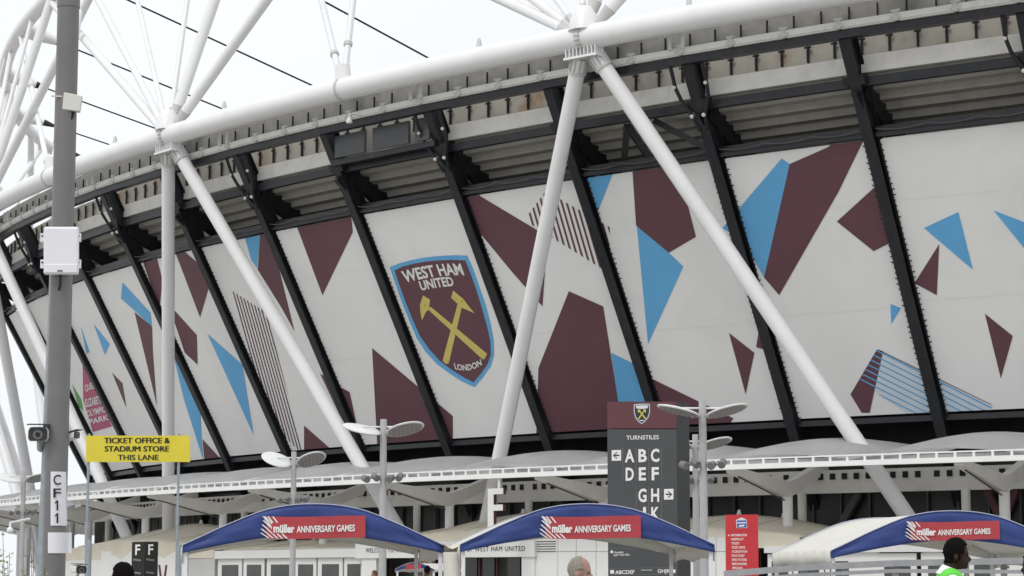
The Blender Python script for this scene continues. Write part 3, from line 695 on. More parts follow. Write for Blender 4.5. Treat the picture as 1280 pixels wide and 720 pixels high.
# ------------------------------------------------------------------ gazebos
def gazebo(name, label, group, pxl, pxr, py_eave, Yf, depth, rot, small=False):
    t = thing(name, label, 'gazebo', group)
    pl, pr = pt(pxl, py_eave, Yf), pt(pxr, py_eave, Yf); wd = pr.x - pl.x; ze = pl.z; s_ = wd / 4.0
    cx = (pl.x + pr.x) / 2; base = Vector((cx, Yf, 0))
    mR = Matrix.Rotation(rot, 3, 'Z')
    def Lp(x, y, z): return base + mR @ Vector((x, y, 0)) + Vector((0, 0, z))
    hw = wd / 2
    def top(u):                                       # u -1..1
        a = abs(u); return ze + .63 * s_ * float(np.interp(a, (0, .1, .2, .34, .46, .6, .71, .85, 1), (1, .993, .965, .885, .765, .58, .43, .22, 0)))
    def bot(u):
        a = abs(u); return ze - .115 * s_ + .30 * s_ * (1 - a ** 1.5)
    NU = 28
    # front and back gable valances
    for y_, dy, nm in ((0, -.012, 'front_gable'), (depth, .012, 'back_gable')):
        b = MB(); rows = []
        for j in range(NU + 1):
            u = -1 + 2 * j / NU; x = u * hw
            pts_ = []
            for v in range(6):
                f = v / 5; z = top(u) * (1 - f) + bot(u) * f
                wob = .025 * s_ * math.sin(u * 7 + f * 5) * math.sin(math.pi * f) + .015 * math.sin(u * 17 - f * 9) * math.sin(math.pi * f)
                pts_.append(Lp(x, y_ + dy + wob * (1 if y_ == 0 else -1), z))
            rows.append(pts_)
        b.loft(rows, closed=False, caps=False)
        g_ = b.build(nm, 'tent_blue' if y_ == 0 else 'tent_white', t, smooth=True); sm = g_.modifiers.new('thick', 'SOLIDIFY'); sm.thickness = .006
        b = MB(); b.tube([Lp(-hw + 2 * hw * j / NU, y_ + dy * 2, top(-1 + 2 * j / NU) + .008) for j in range(NU + 1)], .009, 6); b.build('hem', 'tent_hem', g_)
    # roof
    b = MB(); rows = []
    NY = 12
    for j in range(NU + 1):
        u = -1 + 2 * j / NU
        rows.append([Lp(u * hw, depth * k / NY, top(u) - .012 - .015 * math.sin(k * math.pi / 2) ** 2 * (1 - abs(u))) for k in range(NY + 1)])
    b.loft(rows, closed=False, caps=False); rf = b.build('roof_cloth', 'tent_white', t, smooth=True); sm = rf.modifiers.new('thick', 'SOLIDIFY'); sm.thickness = .008
    # side valances
    for sg in (-1, 1):
        b = MB(); rows = []
        for k in range(25):
            y = depth * k / 24; sc = .06 * abs(math.sin(k / 24 * math.pi * 2))
            rows.append([Lp(sg * (hw + .004), y, ze + .01), Lp(sg * (hw + .012 + .02 * math.sin(k * 1.7)), y, ze - .10 * s_), Lp(sg * (hw + .02 * math.sin(k * 2.3)), y, ze - (.26 - sc) * s_)])
        b.loft(rows, closed=False, caps=False); sv = b.build('side_valance', 'tent_white', t, smooth=True); sm = sv.modifiers.new('thick', 'SOLIDIFY'); sm.thickness = .006
    for x in (-hw + .05, hw - .05):
        for y in (.06, depth - .06):
            b = MB(); p = Lp(x, y, 0); b.bar(p, p + Vector((0, 0, ze + .02)), .06, .06, up=(0, 1, 0)); lg = b.build('leg', 'plastic_white', t)
            b = MB(); b.box(p + Vector((0, 0, .012)), (.16, .16, .02)); b.build('foot_plate', 'steel_rail', lg)
    return t, Lp, hw, s_, ze
TX = []
def tent_print(T, pr0, pr1):                          # (left-bottom x, y) and (right-top x, y) in metres on the front gable
    t, Lp, hw, s_, ze = T
    x0, z0 = pr0; x1, z1 = pr1
    def S(x, z, k=0): return Lp(x, -.075 - .006 * k, z)
    def warp(u, v, k=0):
        return S(x0 + (x1 - x0) * u, z0 + (z1 - z0) * v - .012 * s_ * math.sin(u * 5), k)
    n = 16
    b = MB(); rows = [[warp(.06 + .94 * j / n, 0), warp(.06 + .94 * j / n, 1)] for j in range(n + 1)]
    b.loft(rows, closed=False, caps=False); bnr = b.build('sponsor_banner', 'tent_red', t, smooth=True, fix=False)
    for k in range(5):                                # white strokes behind the name
        a = -.01 + .02 * k; v0 = .98 - .24 * k + (0 if k else 0)
        u0 = a; b = MB()
        st = (max(0, .035 * (4 - k) / 4 + -.005), min(1, 1 - k * .19))
        q = [(st[0] + .010 * 0, st[1]), (st[0] + .018, st[1]), (st[0] + .30 * st[1] * .62 + .018 + .03, 0.02), (st[0] + .30 * st[1] * .62 + .03, .02)]
        b.add([warp(u, v, 1) for u, v in q], [(0, 1, 2, 3)]); b.build('stroke', 'letter_white', bnr, fix=False)
    for k in range(3):
        b = MB(); u0 = .02 + .045 * k
        b.add([warp(u, v, 1) for u, v in ((u0, 1), (u0 + .016, 1), (u0 + .106, .45), (u0 + .09, .45))], [(0, 1, 2, 3)]); b.build('stroke', 'letter_white', bnr, fix=False)
    b = MB(); b.add([warp(u, v, 1.5) for u, v in ((.112, .24), (.335, .24), (.335, .72), (.112, .72))], [(0, 1, 2, 3)]); b.build('name_patch', 'tent_red', bnr, fix=False)
    lettering('müller', lambda u, v: warp(.125 + .20 * u, .30 + .36 * v, 2), 'lettering', 'letter_white', bnr, .045)
    lettering('ANNIVERSARY GAMES', lambda u, v: warp(.345 + .555 * u, .30 + .30 * v, 2), 'lettering', 'letter_white', bnr, .028)
YT = 34.5; PXM = F_PX / YT
def tent_at(i, label, pxl, pxr, py, rot):
    T = gazebo('gazebo', label, 'blue event gazebos', pxl, pxr, py, YT, 4.0, rot); return T
T1 = tent_at(0, 'blue and white event gazebo on the left, beside the yellow sign', 230, 556, 682, R(8))
T2 = tent_at(1, 'blue and white event gazebo in the middle, in front of the grey totem', 575, 895, 681, R(5))
T3 = tent_at(2, 'blue and white event gazebo on the right, behind the man in green', 1035, 1350, 689, R(6))
for T, (xa, xb) in ((T1, (325, 456)), (T2, (673, 801)), (T3, (1128, 1250))):
    t, Lp, hw, s_, ze = T; c = Lp(0, 0, 0)
    X = lambda px: (pt(px, 690, YT).x - c.x)
    yb = 673 if T is not T3 else 675; yt = 645.5 if T is not T3 else 652
    tent_print(T, (X(xa), pt(640, yb, YT).z), (X(xb), pt(640, yt, YT).z))
# white wrapped double post between two gazebos
pw = MB(); c = pt(565, 700, YT + .05); pts_ = []
for z in (0, .6, 1.2, c.z + .12): pts_.append(Vector((c.x, c.y, z)))
pw.tube(pts_, [.12, .12, .12, .14], 12); tag(pw.build('padded_post', 'tent_white', smooth=True), 'white padded post at the joint between the two left gazebos', 'post')
gt = thing('rain_gutter', 'beige cloth rain gutter slung between the two left gazebos', 'gutter')
b = MB(); rows = []
for k in range(9):
    y = YT - .05 + 4.0 * k / 8; rows.append([Vector((pt(556, 680, YT).x - .35 * k / 8 + f * (pt(576, 680, YT).x - pt(556, 680, YT).x), y, pt(560, 679, YT).z - .085 * math.sin(math.pi * f))) for f in (0, .25, .5, .75, 1)])
b.loft(rows, closed=False, caps=False); b.build('cloth', 'pod_cream', gt, smooth=True).modifiers.new('thick', 'SOLIDIFY').thickness = .008
# far small gazebo
Tq = gazebo('gazebo', 'tiny blue and red gazebo far off beside the brown column', 'blue event gazebos', 492, 545, 712, 72.0, 2.4, R(-20))
b = MB(); q = [pt(x, y, 71.3) for x, y in ((507, 705.5), (526, 705), (526, 711), (507, 712))]; b.add(q, [(0, 1, 2, 3)]); b.build('sponsor_banner', 'tent_red', Tq[0], fix=False)

# ------------------------------------------------------------------ totem sign
tot = thing('totem_sign', 'tall dark grey turnstile totem with maroon top and shield emblem', 'sign')
YQ = 60.0
a0, a1 = pt(759, 502, YQ), pt(845.5, 502, YQ); back = Vector((.42, 1.05, 0))
zt_ = pt(802, 502, YQ).z; zm = pt(802, 535.5, YQ).z
def slab(z0, z1, mf, ms, name):
    b = MB(); q = [Vector((a0.x, YQ, z0)), Vector((a1.x, YQ, z0)), Vector((a1.x, YQ, z0)) + back, Vector((a0.x, YQ, z0)) + back]
    b.loft([q, [p + Vector((0, 0, z1 - z0)) for p in q]]); return b.build(name, mf, tot)
body = slab(0, zm - .02, 'totem_grey', None, 'body'); cap = slab(zm, zt_, 'totem_maroon', None, 'cap')
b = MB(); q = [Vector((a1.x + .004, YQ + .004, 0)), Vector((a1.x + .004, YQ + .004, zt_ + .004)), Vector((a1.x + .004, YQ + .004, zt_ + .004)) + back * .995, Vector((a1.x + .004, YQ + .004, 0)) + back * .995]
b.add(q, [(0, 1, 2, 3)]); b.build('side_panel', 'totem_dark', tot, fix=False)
def tp(x, y, k=1): return pt(x, y, YQ - .006 * k)
def ttext(body_, x0, x1, yb, yt, m_='letter_white', bold=.02, k=1, name='lettering', par=None):
    return lettering(body_, lambda u, v: tp(x0 + (x1 - x0) * u, yb + (yt - yb) * v - 1.6 * ((x0 + (x1 - x0) * u) - 802) / 86, k), name, m_, par or tot, bold)
def tpoly(q, m_, k=1, name='mark', par=None):
    b = MB(); b.add([tp(x, y, k) for x, y in q], [tuple(range(len(q)))]); return b.build(name, m_, par or tot, fix=False)
cr2 = tpoly([(792.3,505.5),(802,504.6),(812.2,505),(812.6,515),(810.5,522),(806.5,527),(802.3,530),(797.5,527),(794,522),(792.3,515)], 'pale_blue', 1, 'emblem')
tpoly([(793.3,506.5),(802,505.6),(811.3,506),(811.5,515),(809.5,521.3),(806,526),(802.3,528.8),(798,526),(795,521.3),(793.4,515)], 'totem_dark', 2, 'emblem_field', cr2)
tpoly([(794.5,507.2),(802,506.5),(810.3,506.8),(809.5,510.2),(802,511.2),(795.5,510.6)], 'lamp_pale', 3, 'emblem_band', cr2)
for q in ([(797,512.5),(800,511.5),(800.5,514),(797.5,516)], [(807.5,512.2),(804.5,511.3),(804,513.8),(807.3,515.8)], [(798.6,514),(800,513.4),(808,523.3),(806.8,524.6)], [(805.8,513.8),(804.6,513.2),(797,523.5),(798.3,524.8)]): tpoly(q, 'gold', 4, 'emblem_hammer', cr2)
tpoly([(799,525),(805.5,525),(805,526.3),(799.5,526.3)], 'lamp_pale', 4, 'emblem_band', cr2)
ttext('TURNSTILES', 783, 823.5, 549.3, 544, bold=.012)
for ch, x0, x1, yb, yt in (('A', 781, 793, 577, 561), ('B', 798, 808.5, 577, 561), ('C', 813.5, 824.2, 577, 561), ('D', 782, 792.3, 600, 583.8), ('E', 798.5, 807.5, 600, 583.8), ('F', 814.5, 823.5, 600, 583.8), ('G', 797.8, 808.3, 627, 610.5), ('H', 813.8, 824, 627, 610.5), ('J', 800.5, 807.5, 649.5, 633.5), ('K', 814, 824.2, 649.5, 633.5)):
    ttext(ch, x0, x1, yb, yt, bold=.03)
for x in (778.5, 795.2, 811, 827): tpoly([(x - .35, 559), (x + .35, 559), (x + .35, 601), (x - .35, 601)], 'letter_grey', 1, 'divider')
for x in (795.2, 811, 827): tpoly([(x - .35, 608), (x + .35, 608), (x + .35, 651), (x - .35, 651)], 'letter_grey', 1, 'divider')
for x0, y0, sg in ((764.6, 562.7, -1), (830, 611.3, 1)):
    pl_ = tpoly([(x0, y0), (x0 + 11.8, y0 - .3), (x0 + 11.8, y0 + 13), (x0, y0 + 13.3)], 'letter_white', 1, 'arrow_plate'); cx_, cy_ = x0 + 5.9, y0 + 6.5
    tpoly([(cx_ - 3.8, cy_ - .8), (cx_ + 3.8, cy_ - .8), (cx_ + 3.8, cy_ + .8), (cx_ - 3.8, cy_ + .8)], 'totem_dark', 2, 'arrow', pl_)
    for s2 in (-1, 1): tpoly([(cx_ + sg * 4.4, cy_ - .4 * s2), (cx_ + sg * 3.4, cy_ + .9 * s2), (cx_ - sg * .6, cy_ + 4.3 * s2), (cx_ - sg * .9, cy_ + 3 * s2)], 'totem_dark', 3, 'arrow', pl_)
ttext('Hospitality', 767.5, 779.5, 691, 688.3, bold=.01); ttext('Upper Ticket Office', 767, 787, 694.2, 691.5, bold=.01); ttext('Toilets', 819.5, 826, 690, 687.6, bold=.01)
tpoly([(763.2,688.2),(766.2,688.2),(766.2,691.4),(763.2,691.4)], 'letter_white', 1, 'arrow_plate')
for y in (685.5, 710.3, 718.5): tpoly([(761, y), (846, y - 1), (846, y - .5), (761, y + .5)], 'letter_grey', 1, 'divider')
ttext('ABCDEF', 769, 793, 717, 712.2, bold=.02); ttext('GHJK', 822, 838, 716.4, 711.8, bold=.02); ttext('TURNSTILES', 801, 815, 713.5, 712, bold=.01)
tpoly([(762.8,712.6),(767.6,712.6),(767.6,717),(762.8,717)], 'letter_white', 1, 'arrow_plate'); tpoly([(839.8,711.8),(844.4,711.8),(844.4,716.2),(839.8,716.2)], 'letter_white', 1, 'arrow_plate')
b = MB(); q = pt(854, 519.5, YQ + .45); b.sphere(q + Vector((.25, 0, 0)), (.07, .05, .07), 10, 6); b.build('side_mark', 'letter_white', tot)

# ------------------------------------------------------------------ red direction sign
rs = thing('direction_sign', 'red upright direction board with white list of places and blue badge', 'sign')
YR = 47.0
def rp(x, y, k=0): return pt(x, y, YR - .005 * k)
b = MB(); q = [rp(907, 643.5), rp(947.5, 643), rp(948, 719), rp(908, 721)]; q[2].z = q[3].z = 0
b.loft([q, [p + Vector((0, .12, 0)) for p in q]]); b.build('board', 'sign_red', rs)
def rpoly(qq, m_, k, name, par=None): b = MB(); b.add([rp(x, y, k) for x, y in qq], [tuple(range(len(qq)))]); return b.build(name, m_, par or rs, fix=False)
bd = rpoly([(920,650),(926,647),(929,647.5),(933.5,650),(934,660),(920.5,660)], 'lamp_pale', 1, 'badge'); rpoly([(921,650.6),(933,650.4),(933.2,659.2),(921.3,659.4)], 'badge_blue', 2, 'badge_field', bd)
rpoly([(921.5,653),(933,652.6),(933,654),(921.5,654.4)], 'letter_white', 3, 'badge_stripe', bd); rpoly([(923,656.6),(931,655.6),(930,658),(924,658.4)], 'letter_white', 3, 'badge_stripe', bd)
rpoly([(907.4,663.4),(947.6,663),(947.6,663.5),(907.4,663.9)], 'tent_red', 1, 'panel_joint')
for k, (body_, x1) in enumerate((('INFORMATION', 933.5), ('HOSPITALITY', 929.5), ('TOILETS', 923.5), ('TICKET OFFICE', 931), ('ACCREDITATION', 933.5), ('FOOD COURT', 930), ('SPECTATORS', 932.5), ('MERCHANDISE', 932.5), ('SPECIALS', 927), ('VOLUNTEERS', 930.5))):
    y = 670.3 + 5.13 * k
    lettering(body_, lambda u, v, y=y, x1=x1, k=k: rp(914 + .15 * k + (x1 - 914) * u, y - 2.9 * v, 1), 'lettering', 'letter_white', rs, .022)
rpoly([(909.5,670),(911,668),(912,670)], 'letter_white', 1, 'arrow')

# ------------------------------------------------------------------ twin F sign
ff = thing('lane_sign', 'small folded black sign with two white letters F behind the dark-haired head', 'sign')
YS_ = 58.0
b = MB(); q = [pt(165, 677.5, YS_), pt(181, 677, YS_ - .35), pt(197.5, 677, YS_)]
for k in (0, 1):
    a, c = q[k], q[k + 1]; dn = Vector((0, 0, -(a.z - .02))); b = MB()
    b.loft([[a, c, c + Vector((0, .05, 0)), a + Vector((0, .05, 0))], [p + dn for p in (a, c, c + Vector((0, .05, 0)), a + Vector((0, .05, 0)))]]); fc = b.build('panel', 'sign_black', ff)
    def fn(u, v, a=a, c=c): 
        p = a.lerp(c, .28 + .38 * u); return p + Vector((0, -.02, -.33 + .27 * v))
    lettering('F', fn, 'lettering', 'letter_white', fc, .02)
    for z in (-.45, -.78):
        b = MB(); p0, p1 = a.lerp(c, .15) + Vector((0, -.012, z)), a.lerp(c, .75) + Vector((0, -.012, z - .03)); b.bar(p0, p1, .004, .05); b.build('sticker', 'spot_grey', fc)
mb = thing('folding_barrier', 'maroon crossed folding barrier beside the small black letter sign', 'barrier')
b = MB()
b.bar(pt(199, 706, 57), Vector((pt(212, 720, 57).x, 57, 0)), .05, .05); b.build('bar', 'totem_maroon', mb); b = MB()
b.bar(pt(208, 706, 57.1), Vector((pt(198, 720, 57.1).x, 57.1, 0)), .05, .05); b.build('bar', 'totem_maroon', mb)

# ------------------------------------------------------------------ yellow sign on two posts
ys = thing('yellow_sign', 'yellow ticket office and stadium store lane sign on two thin posts', 'sign')
YY = 42.0
b = MB(); q = [pt(107.5, 544.5, YY), pt(237.5, 544.5, YY), pt(237.5, 577.5, YY), pt(107.5, 577.5, YY)]; b.loft([q, [p + Vector((0, .03, 0)) for p in q]]); bd = b.build('board', 'sign_yellow', ys)
for body_, x0, x1, yb, yt in (('TICKET OFFICE &', 130.5, 212, 554, 546.8), ('STADIUM STORE', 131, 211, 564.3, 557.2), ('THIS LANE', 147.5, 198, 575, 568)):
    lettering(body_, lambda u, v: pt(x0 + (x1 - x0) * u, yb + (yt - yb) * v, YY - .006), 'lettering', 'sign_black', bd, .0, 1.0, .005)
for x, z_ in ((111.5, 675), (224, 681)):
    p = pt(x, 542, YY + .06); b = MB(); b.tube([p, Vector((p.x, p.y, 0))], .026, 10); po = b.build('post', 'galvanised', ys, smooth=True)
    pz = pt(x, z_, YY + .06); b = MB(); b.tube([pz, Vector((pz.x, pz.y, 0))], .052, 12); b.build('sleeve', 'galvanised', po, smooth=True)
    b = MB(); b.box(pt(x, 560, YY + .04), (.10, .03, .10)); b.build('clip', 'steel_rail', po)

# ------------------------------------------------------------------ lamp posts
def lamp_post(px, ytop, label, disc_l, disc_r, yspot):
    Y = F_PX * 4.12 / (722 - ytop) ; t = thing('lamp_post', label, 'street lamp', 'twin-disc lamp posts')
    top = pt(px, ytop, Y); X = top.x
    b = MB(); b.tube([Vector((X, Y, 0)), Vector((X, Y, 2.5)), top], [.105, .095, .085], 16); b.build('pole', 'lamp_grey', t, smooth=True)
    b = MB(); b.tube([Vector((X, Y, 0)), Vector((X, Y, .25))], .2, 16); b.build('base', 'lamp_grey', t, smooth=True)
    for sg, tilt, yaw in ((-1, disc_l[0], disc_l[1]), (1, disc_r[0], disc_r[1])):
        c = Vector((X + sg * .56, Y - .05, top.z - .30 + .04)); mR = Matrix.Rotation(yaw, 3, 'Z') @ Matrix.Rotation(tilt, 3, 'X') @ Matrix.Rotation(-sg * disc_l[2], 3, 'Y')
        b = MB(); rings = []
        for (r_, z_) in ((.02, .05), (.40, .045), (.50, .02), (.515, 0), (.50, -.025), (.02, -.03)):
            rings.append([c + mR @ Vector((r_ * math.cos(2*math.pi*j/28), r_ * math.sin(2*math.pi*j/28), z_)) for j in range(28)])
        b.loft(rings); d = b.build('disc', 'lamp_pale', t, smooth=True)
        b = MB(); b.loft([[c + mR @ Vector((r_ * math.cos(2*math.pi*j/28), r_ * math.sin(2*math.pi*j/28), z_)) for j in range(28)] for r_, z_ in ((.455, -.030), (.45, -.040), (.02, -.041))]); b.build('lens', 'lamp_lens', d)
        b = MB()
        for k in range(-3, 4):
            h = math.sqrt(max(.01, .45**2 - (k * .12) ** 2)); b.bar(c + mR @ Vector((k * .12, -h, -.045)), c + mR @ Vector((k * .12, h, -.045)), .012, .01); b.bar(c + mR @ Vector((-h, k * .12, -.045)), c + mR @ Vector((h, k * .12, -.045)), .012, .01)
        b.build('lens_grid', 'lamp_grey', d)
        b = MB(); b.tube([Vector((X, Y, top.z - .20)), c + mR @ Vector((0, 0, .06))], .022, 8); b.build('arm', 'lamp_pale', t, smooth=True)
    zs = pt(px, yspot, Y).z
    b = MB(); b.tube([Vector((X - .50, Y, zs)), Vector((X + .50, Y, zs))], .03, 8); cb = b.build('crossbar', 'lamp_grey', t, smooth=True)
    for k, dx in enumerate((-.46, -.20, .20, .44)):
        p = Vector((X + dx, Y - .10, zs + (.02 if k % 2 else -.03))); d = Vector((.5 if dx < 0 else -.3, -.8, -.25 - .2 * (k % 2))).normalized()
        b = MB(); b.tube([p - d * .13, p - d * .08, p + d * .10, p + d * .13], [.045, .085, .095, .088], 14); sp_ = b.build('spotlight', 'spot_grey' if k % 2 else 'pole_grey', t, smooth=True)
        b = MB(); b.tube([p, Vector((X + dx, Y, zs))], .025, 8); b.build('bracket', 'lamp_grey', sp_)
    return t
lamp_post(479.5, 524, 'twin-disc lamp post in front of the maroon shapes, left of centre', (R(14), 0, R(13)), (R(-14), 0), 597)
lamp_post(367.5, 564.5, 'twin-disc lamp post rising behind the left gazebo', (R(26), 0, R(18)), (R(-22), 0), 624)
lamp_post(878, 499.5, 'tall twin-disc lamp post beside the grey totem', (R(-2), 0, R(14)), (R(-8), 0), 580)
lamp_post(30, 589, 'small twin-disc lamp post at the far left behind the grey pole', (R(16), 0, R(14)), (R(-12), 0), 640)
lamp_post(869, 543, 'twin-disc lamp post almost hidden behind the grey totem', (R(-8), 0, R(14)), (R(-12), 0), 600)

# ------------------------------------------------------------------ CCTV / column CF11 in the foreground
cp = thing('camera_pole', 'thick grey steel pole numbered CF11 at the left of the view', 'pole')
YP = 19.4
def pole_c(py, dx=0, dy=0): p = pt(70.5 + 0 * py, 360, YP); return p
pxX = pt(74, 450, YP).x
z6 = pt(70, 10, YP).z
b = MB(); b.tube([Vector((pxX, YP, 0)), Vector((pxX, YP, z6))], [.100, .096], 28); b.build('shaft', 'pole_grey', cp, smooth=True)
b = MB(); b.tube([Vector((pxX, YP, z6)), Vector((pxX, YP, z6 + .04)), Vector((pxX, YP, 8.5))], [.101, .101, .097], 28); b.build('upper_shaft', 'pole_grey', cp, smooth=True)
b = MB(); b.tube([Vector((pxX - .118, YP + .06, 0)), Vector((pxX - .040, YP + .10, pt(60, 60, YP).z)), Vector((pxX, YP + .10, 8.5))], [.062, .055, .05], 20); b.build('galvanised_stay', 'galvanised', cp, smooth=True)
def wrapfn(x0, x1, y0, y1, r_):                       # a plate bent round the shaft
    def fn(u, v):
        x = x0 + (x1 - x0) * u; p = pt(x, y0 + (y1 - y0) * v, YP - .10); dx = p.x - pxX; return Vector((p.x, YP - math.sqrt(max(r_ * r_ - dx * dx, 1e-4)), p.z))
    return fn
def bent(x0, x1, y0, y1, r_, name, m_):
    fn = wrapfn(x0, x1, y0, y1, r_); b = MB(); b.loft([[fn(j / 8, v) for v in (0, 1)] for j in range(9)], closed=False, caps=False)
    o = b.build(name, m_, cp); so_ = o.modifiers.new('thick', 'SOLIDIFY'); so_.thickness = .002; return o
npl = bent(63.5, 81, 657, 589.5, .106, 'number_plate', 'plastic_white')
for ch, y0, y1 in (('C', 606, 593), ('F', 622, 610)):
    lettering(ch, wrapfn(67.3 if ch != '1' else 70, 76.5 if ch != '1' else 74.5, y0, y1, .122), 'lettering', 'sign_black', npl, .01)
for y0, y1 in ((638, 625.5), (654, 641.5)):
    fw = wrapfn(67, 77, y0, y1, .122); b = MB(); b.add([fw(u, v) for u, v in ((.42, 0), (.62, 0), (.62, 1), (.45, 1), (.22, .78), (.22, .64), (.42, .76))], [(0, 1, 2, 6), (2, 3, 4, 5, 6)]); b.build('digit', 'sign_black', npl, fix=False)
bent(60, 87, 691.5, 665.5, .106, 'blank_plate', 'plastic_white')
jb = thing('junction_box', 'white lidded junction box strapped to the grey pole', 'box')
b = MB(); q = [pt(x, y, YP - .17) for x, y in ((54, 283), (98, 283), (98, 343), (54, 343))]; b.loft([q, [p + Vector((0, .05, 0)) for p in q]]); b.build('body', 'plastic_white', jb, bevel=.02)
b = MB(); q = [pt(x, y, YP - .178) for x, y in ((55.5, 330), (96.5, 330), (96.5, 341), (55.5, 341))]; b.loft([q, [p + Vector((0, .012, 0)) for p in q]]); b.build('lid', 'plastic_white', jb, bevel=.006)
for x, y in ((53.3, 297), (98.7, 297), (53.3, 330), (98.7, 330)):
    b = MB(); c = pt(x, y, YP - .13); b.box(c, (.035, .03, .075)); ear = b.build('ear', 'plastic_white', jb); b = MB(); b.tube([c + Vector((0, -.02, .012)), c + Vector((0, -.012, .012))], .008, 8); b.build('screw', 'rubber', ear)
b = MB(); q = pt(75, 338.5, YP - .18); b.box(q, (.045, .004, .012)); b.build('vent', 'mullion', jb)
b = MB(); q = pt(75.5, 343, YP - .14); b.tube([q, q + Vector((0, 0, -.09)), q + Vector((-.01, 0, -.14))], .014, 8); b.build('cable_gland', 'rubber', jb, smooth=True)
an = thing('panel_antenna', 'cream square antenna panel clamped to the grey pole', 'antenna')
b = MB(); q = [pt(x, y, YP - .10) for x, y in ((79.5, 115), (103, 119.5), (100, 139.5), (77.5, 136.5))]; b.loft([q, [p + Vector((-.01, .07, 0)) for p in q]]); b.build('panel', 'plastic_cream', an, bevel=.008)
b = MB(); b.bar(pt(64, 120, YP - .10), pt(82, 121, YP - .08), .02, .012); b.build('strap', 'plastic_cream', an)
b = MB(); q = pt(92, 139, YP - .06); b.tube([q, q + Vector((-.012, 0, -.05)), q + Vector((-.03, 0, -.09))], .014, 8); b.build('lead', 'rubber', an)
def cctv(name, label, px, py, Y, s_, face):
    t = thing(name, label, 'camera'); c = pt(px, py, Y)
    x_ = face.normalized(); y_ = Vector((0, 0, 1)).cross(x_).normalized(); mR = Matrix((x_, y_, Vector((0, 0, 1)))).transposed()
    def L(p): return c + mR @ (Vector(p) * s_)
    b = MB(); q = [(-.06 , -.05), (.06, -.05), (.075, -.03), (.075, .03), (.06, .055), (-.06, .055), (-.075, .03), (-.075, -.03)]
    b.loft([[L((x, yy, zz)) for yy, zz in q] for x in (-.16, .10)]); b.build('housing', 'lamp_pale', t, bevel=.004)
    b = MB(); b.loft([[L((x, yy * .93, zz * .93)) for yy, zz in q] for x in (.095, .112)]); b.build('front', 'camera_dark', t)
    b = MB(); b.tube([L((.11, 0, 0)), L((.122, 0, 0))], .036 * s_, 18); ln = b.build('lens', 'spot_grey', t, smooth=True); b = MB(); b.tube([L((.12, 0, 0)), L((.128, 0, 0))], .018 * s_, 14); b.build('iris', 'rubber', ln)
    b = MB(); b.loft([[L((x, yy, zz)) for yy, zz in ((-.08, .072), (.08, .072), (.08, .08), (-.08, .08))] for x in (-.15, .16)]); b.build('sun_shield', 'camera_dark', t)
    b = MB(); b.tube([L((-.05, 0, -.05)), L((-.08, 0, -.11)), L((-.2, .0, -.12))], .022 * s_, 8); b.build('bracket', 'lamp_grey', t, smooth=True)
    return t
cctv('surveillance_camera', 'dark fronted surveillance camera on the left of the grey pole', 49, 543, YP - .05, 1.15, Vector((.12, -1, -.08)))
cctv('surveillance_camera', 'small pale camera poking out right of the grey pole', 89.5, 546, YP + .05, .55, Vector((1, -.5, .25)))
cctv('surveillance_camera', 'pale camera low down between the grey pole and the sign post', 99, 712, 40.0, 1.3, Vector((.5, -1, -.05)))
dm = MB(); c = pt(12.5, 663, 84); dm.sphere(c, .13, 14, 10); dm.tube([c + Vector((0, 0, .08)), c + Vector((0, 0, .28)), c + Vector((.55, .8, .45))], .05, 8)
tag(dm.build('dome_camera', 'plastic_white', smooth=True), 'white dome camera under the small left lamp post', 'camera')

# ------------------------------------------------------------------ steel barrier, lower right
rl = thing('steel_barrier', 'grey galvanised railing along the lower right edge', 'railing')
YB = 27.0
def bp_(x, y): return pt(x, y, YB)
for ya, yb_, hh in ((717.5, 697.5, .075), (727, 712, .045)):
    a, e = bp_(905, ya - 6), bp_(1300, yb_); 
    b = MB(); pts_ = [bp_(905, ya), bp_(1000, ya - 8), bp_(1120, ya - 13.5), bp_(1300, yb_ + 3)]
    for k in range(3): b.bar(pts_[k], pts_[k + 1], .05, hh)
    b.build('rail', 'steel_rail', rl)
for x in (920, 1006, 1058, 1120, 1190, 1256, 1296):
    p = bp_(x, 706); zt2 = bp_(x, 717.5 - min(1, (x - 905) / 215) * 13.5 - max(0, x - 1120) / 180 * 3).z
    b = MB(); b.bar(Vector((p.x, YB + .06, 0)), Vector((p.x, YB + .06, zt2)), .07, .05, up=(0, 1, 0)); po = b.build('post', 'steel_rail', rl)
    b = MB(); b.box((p.x, YB + .01, zt2 - .07), (.10, .04, .03)); b.build('clamp', 'mullion', po)

# ------------------------------------------------------------------ plant at lower left
pl = thing('weed_plant', 'pale leafy weed with thin stems at the lower left corner', 'plant')
st = MB(); lv1, lv2 = MB(), MB(); rnd = random.Random(4)
for k in range(16):
    x0 = rnd.uniform(-8, 56); Y = 18.2 + rnd.uniform(-.4, .4); base = Vector((pt(x0, 720, Y).x, Y, 0)); yt_ = rnd.uniform(668, 712) if x0 < 12 or 25 < x0 < 42 else rnd.uniform(688, 716)
    top = pt(x0 + rnd.uniform(-10, 10), yt_, Y); mid = base.lerp(top, .6) + Vector((rnd.uniform(-.05, .05), 0, 0))
    pts_ = [base, mid, top]; st.tube(pts_, [.008, .005, .002], 5)
    for j in range(44):
        f = rnd.uniform(.35, 1); p = (base.lerp(mid, f / .6) if f < .6 else mid.lerp(top, (f - .6) / .4)); a = rnd.uniform(0, 6.28); l_ = rnd.uniform(.02, .055)
        d = Vector((math.cos(a), math.sin(a) * .8, rnd.uniform(-.2, .7))).normalized(); s2 = d.cross(Vector((0, 0, 1))).normalized() * l_ * .3
        q = p + d * .02
        (lv1 if rnd.random() < .55 else lv2).add([q, q + d * l_ * .5 + s2, q + d * l_, q + d * l_ * .5 - s2], [(0, 1, 2, 3)])
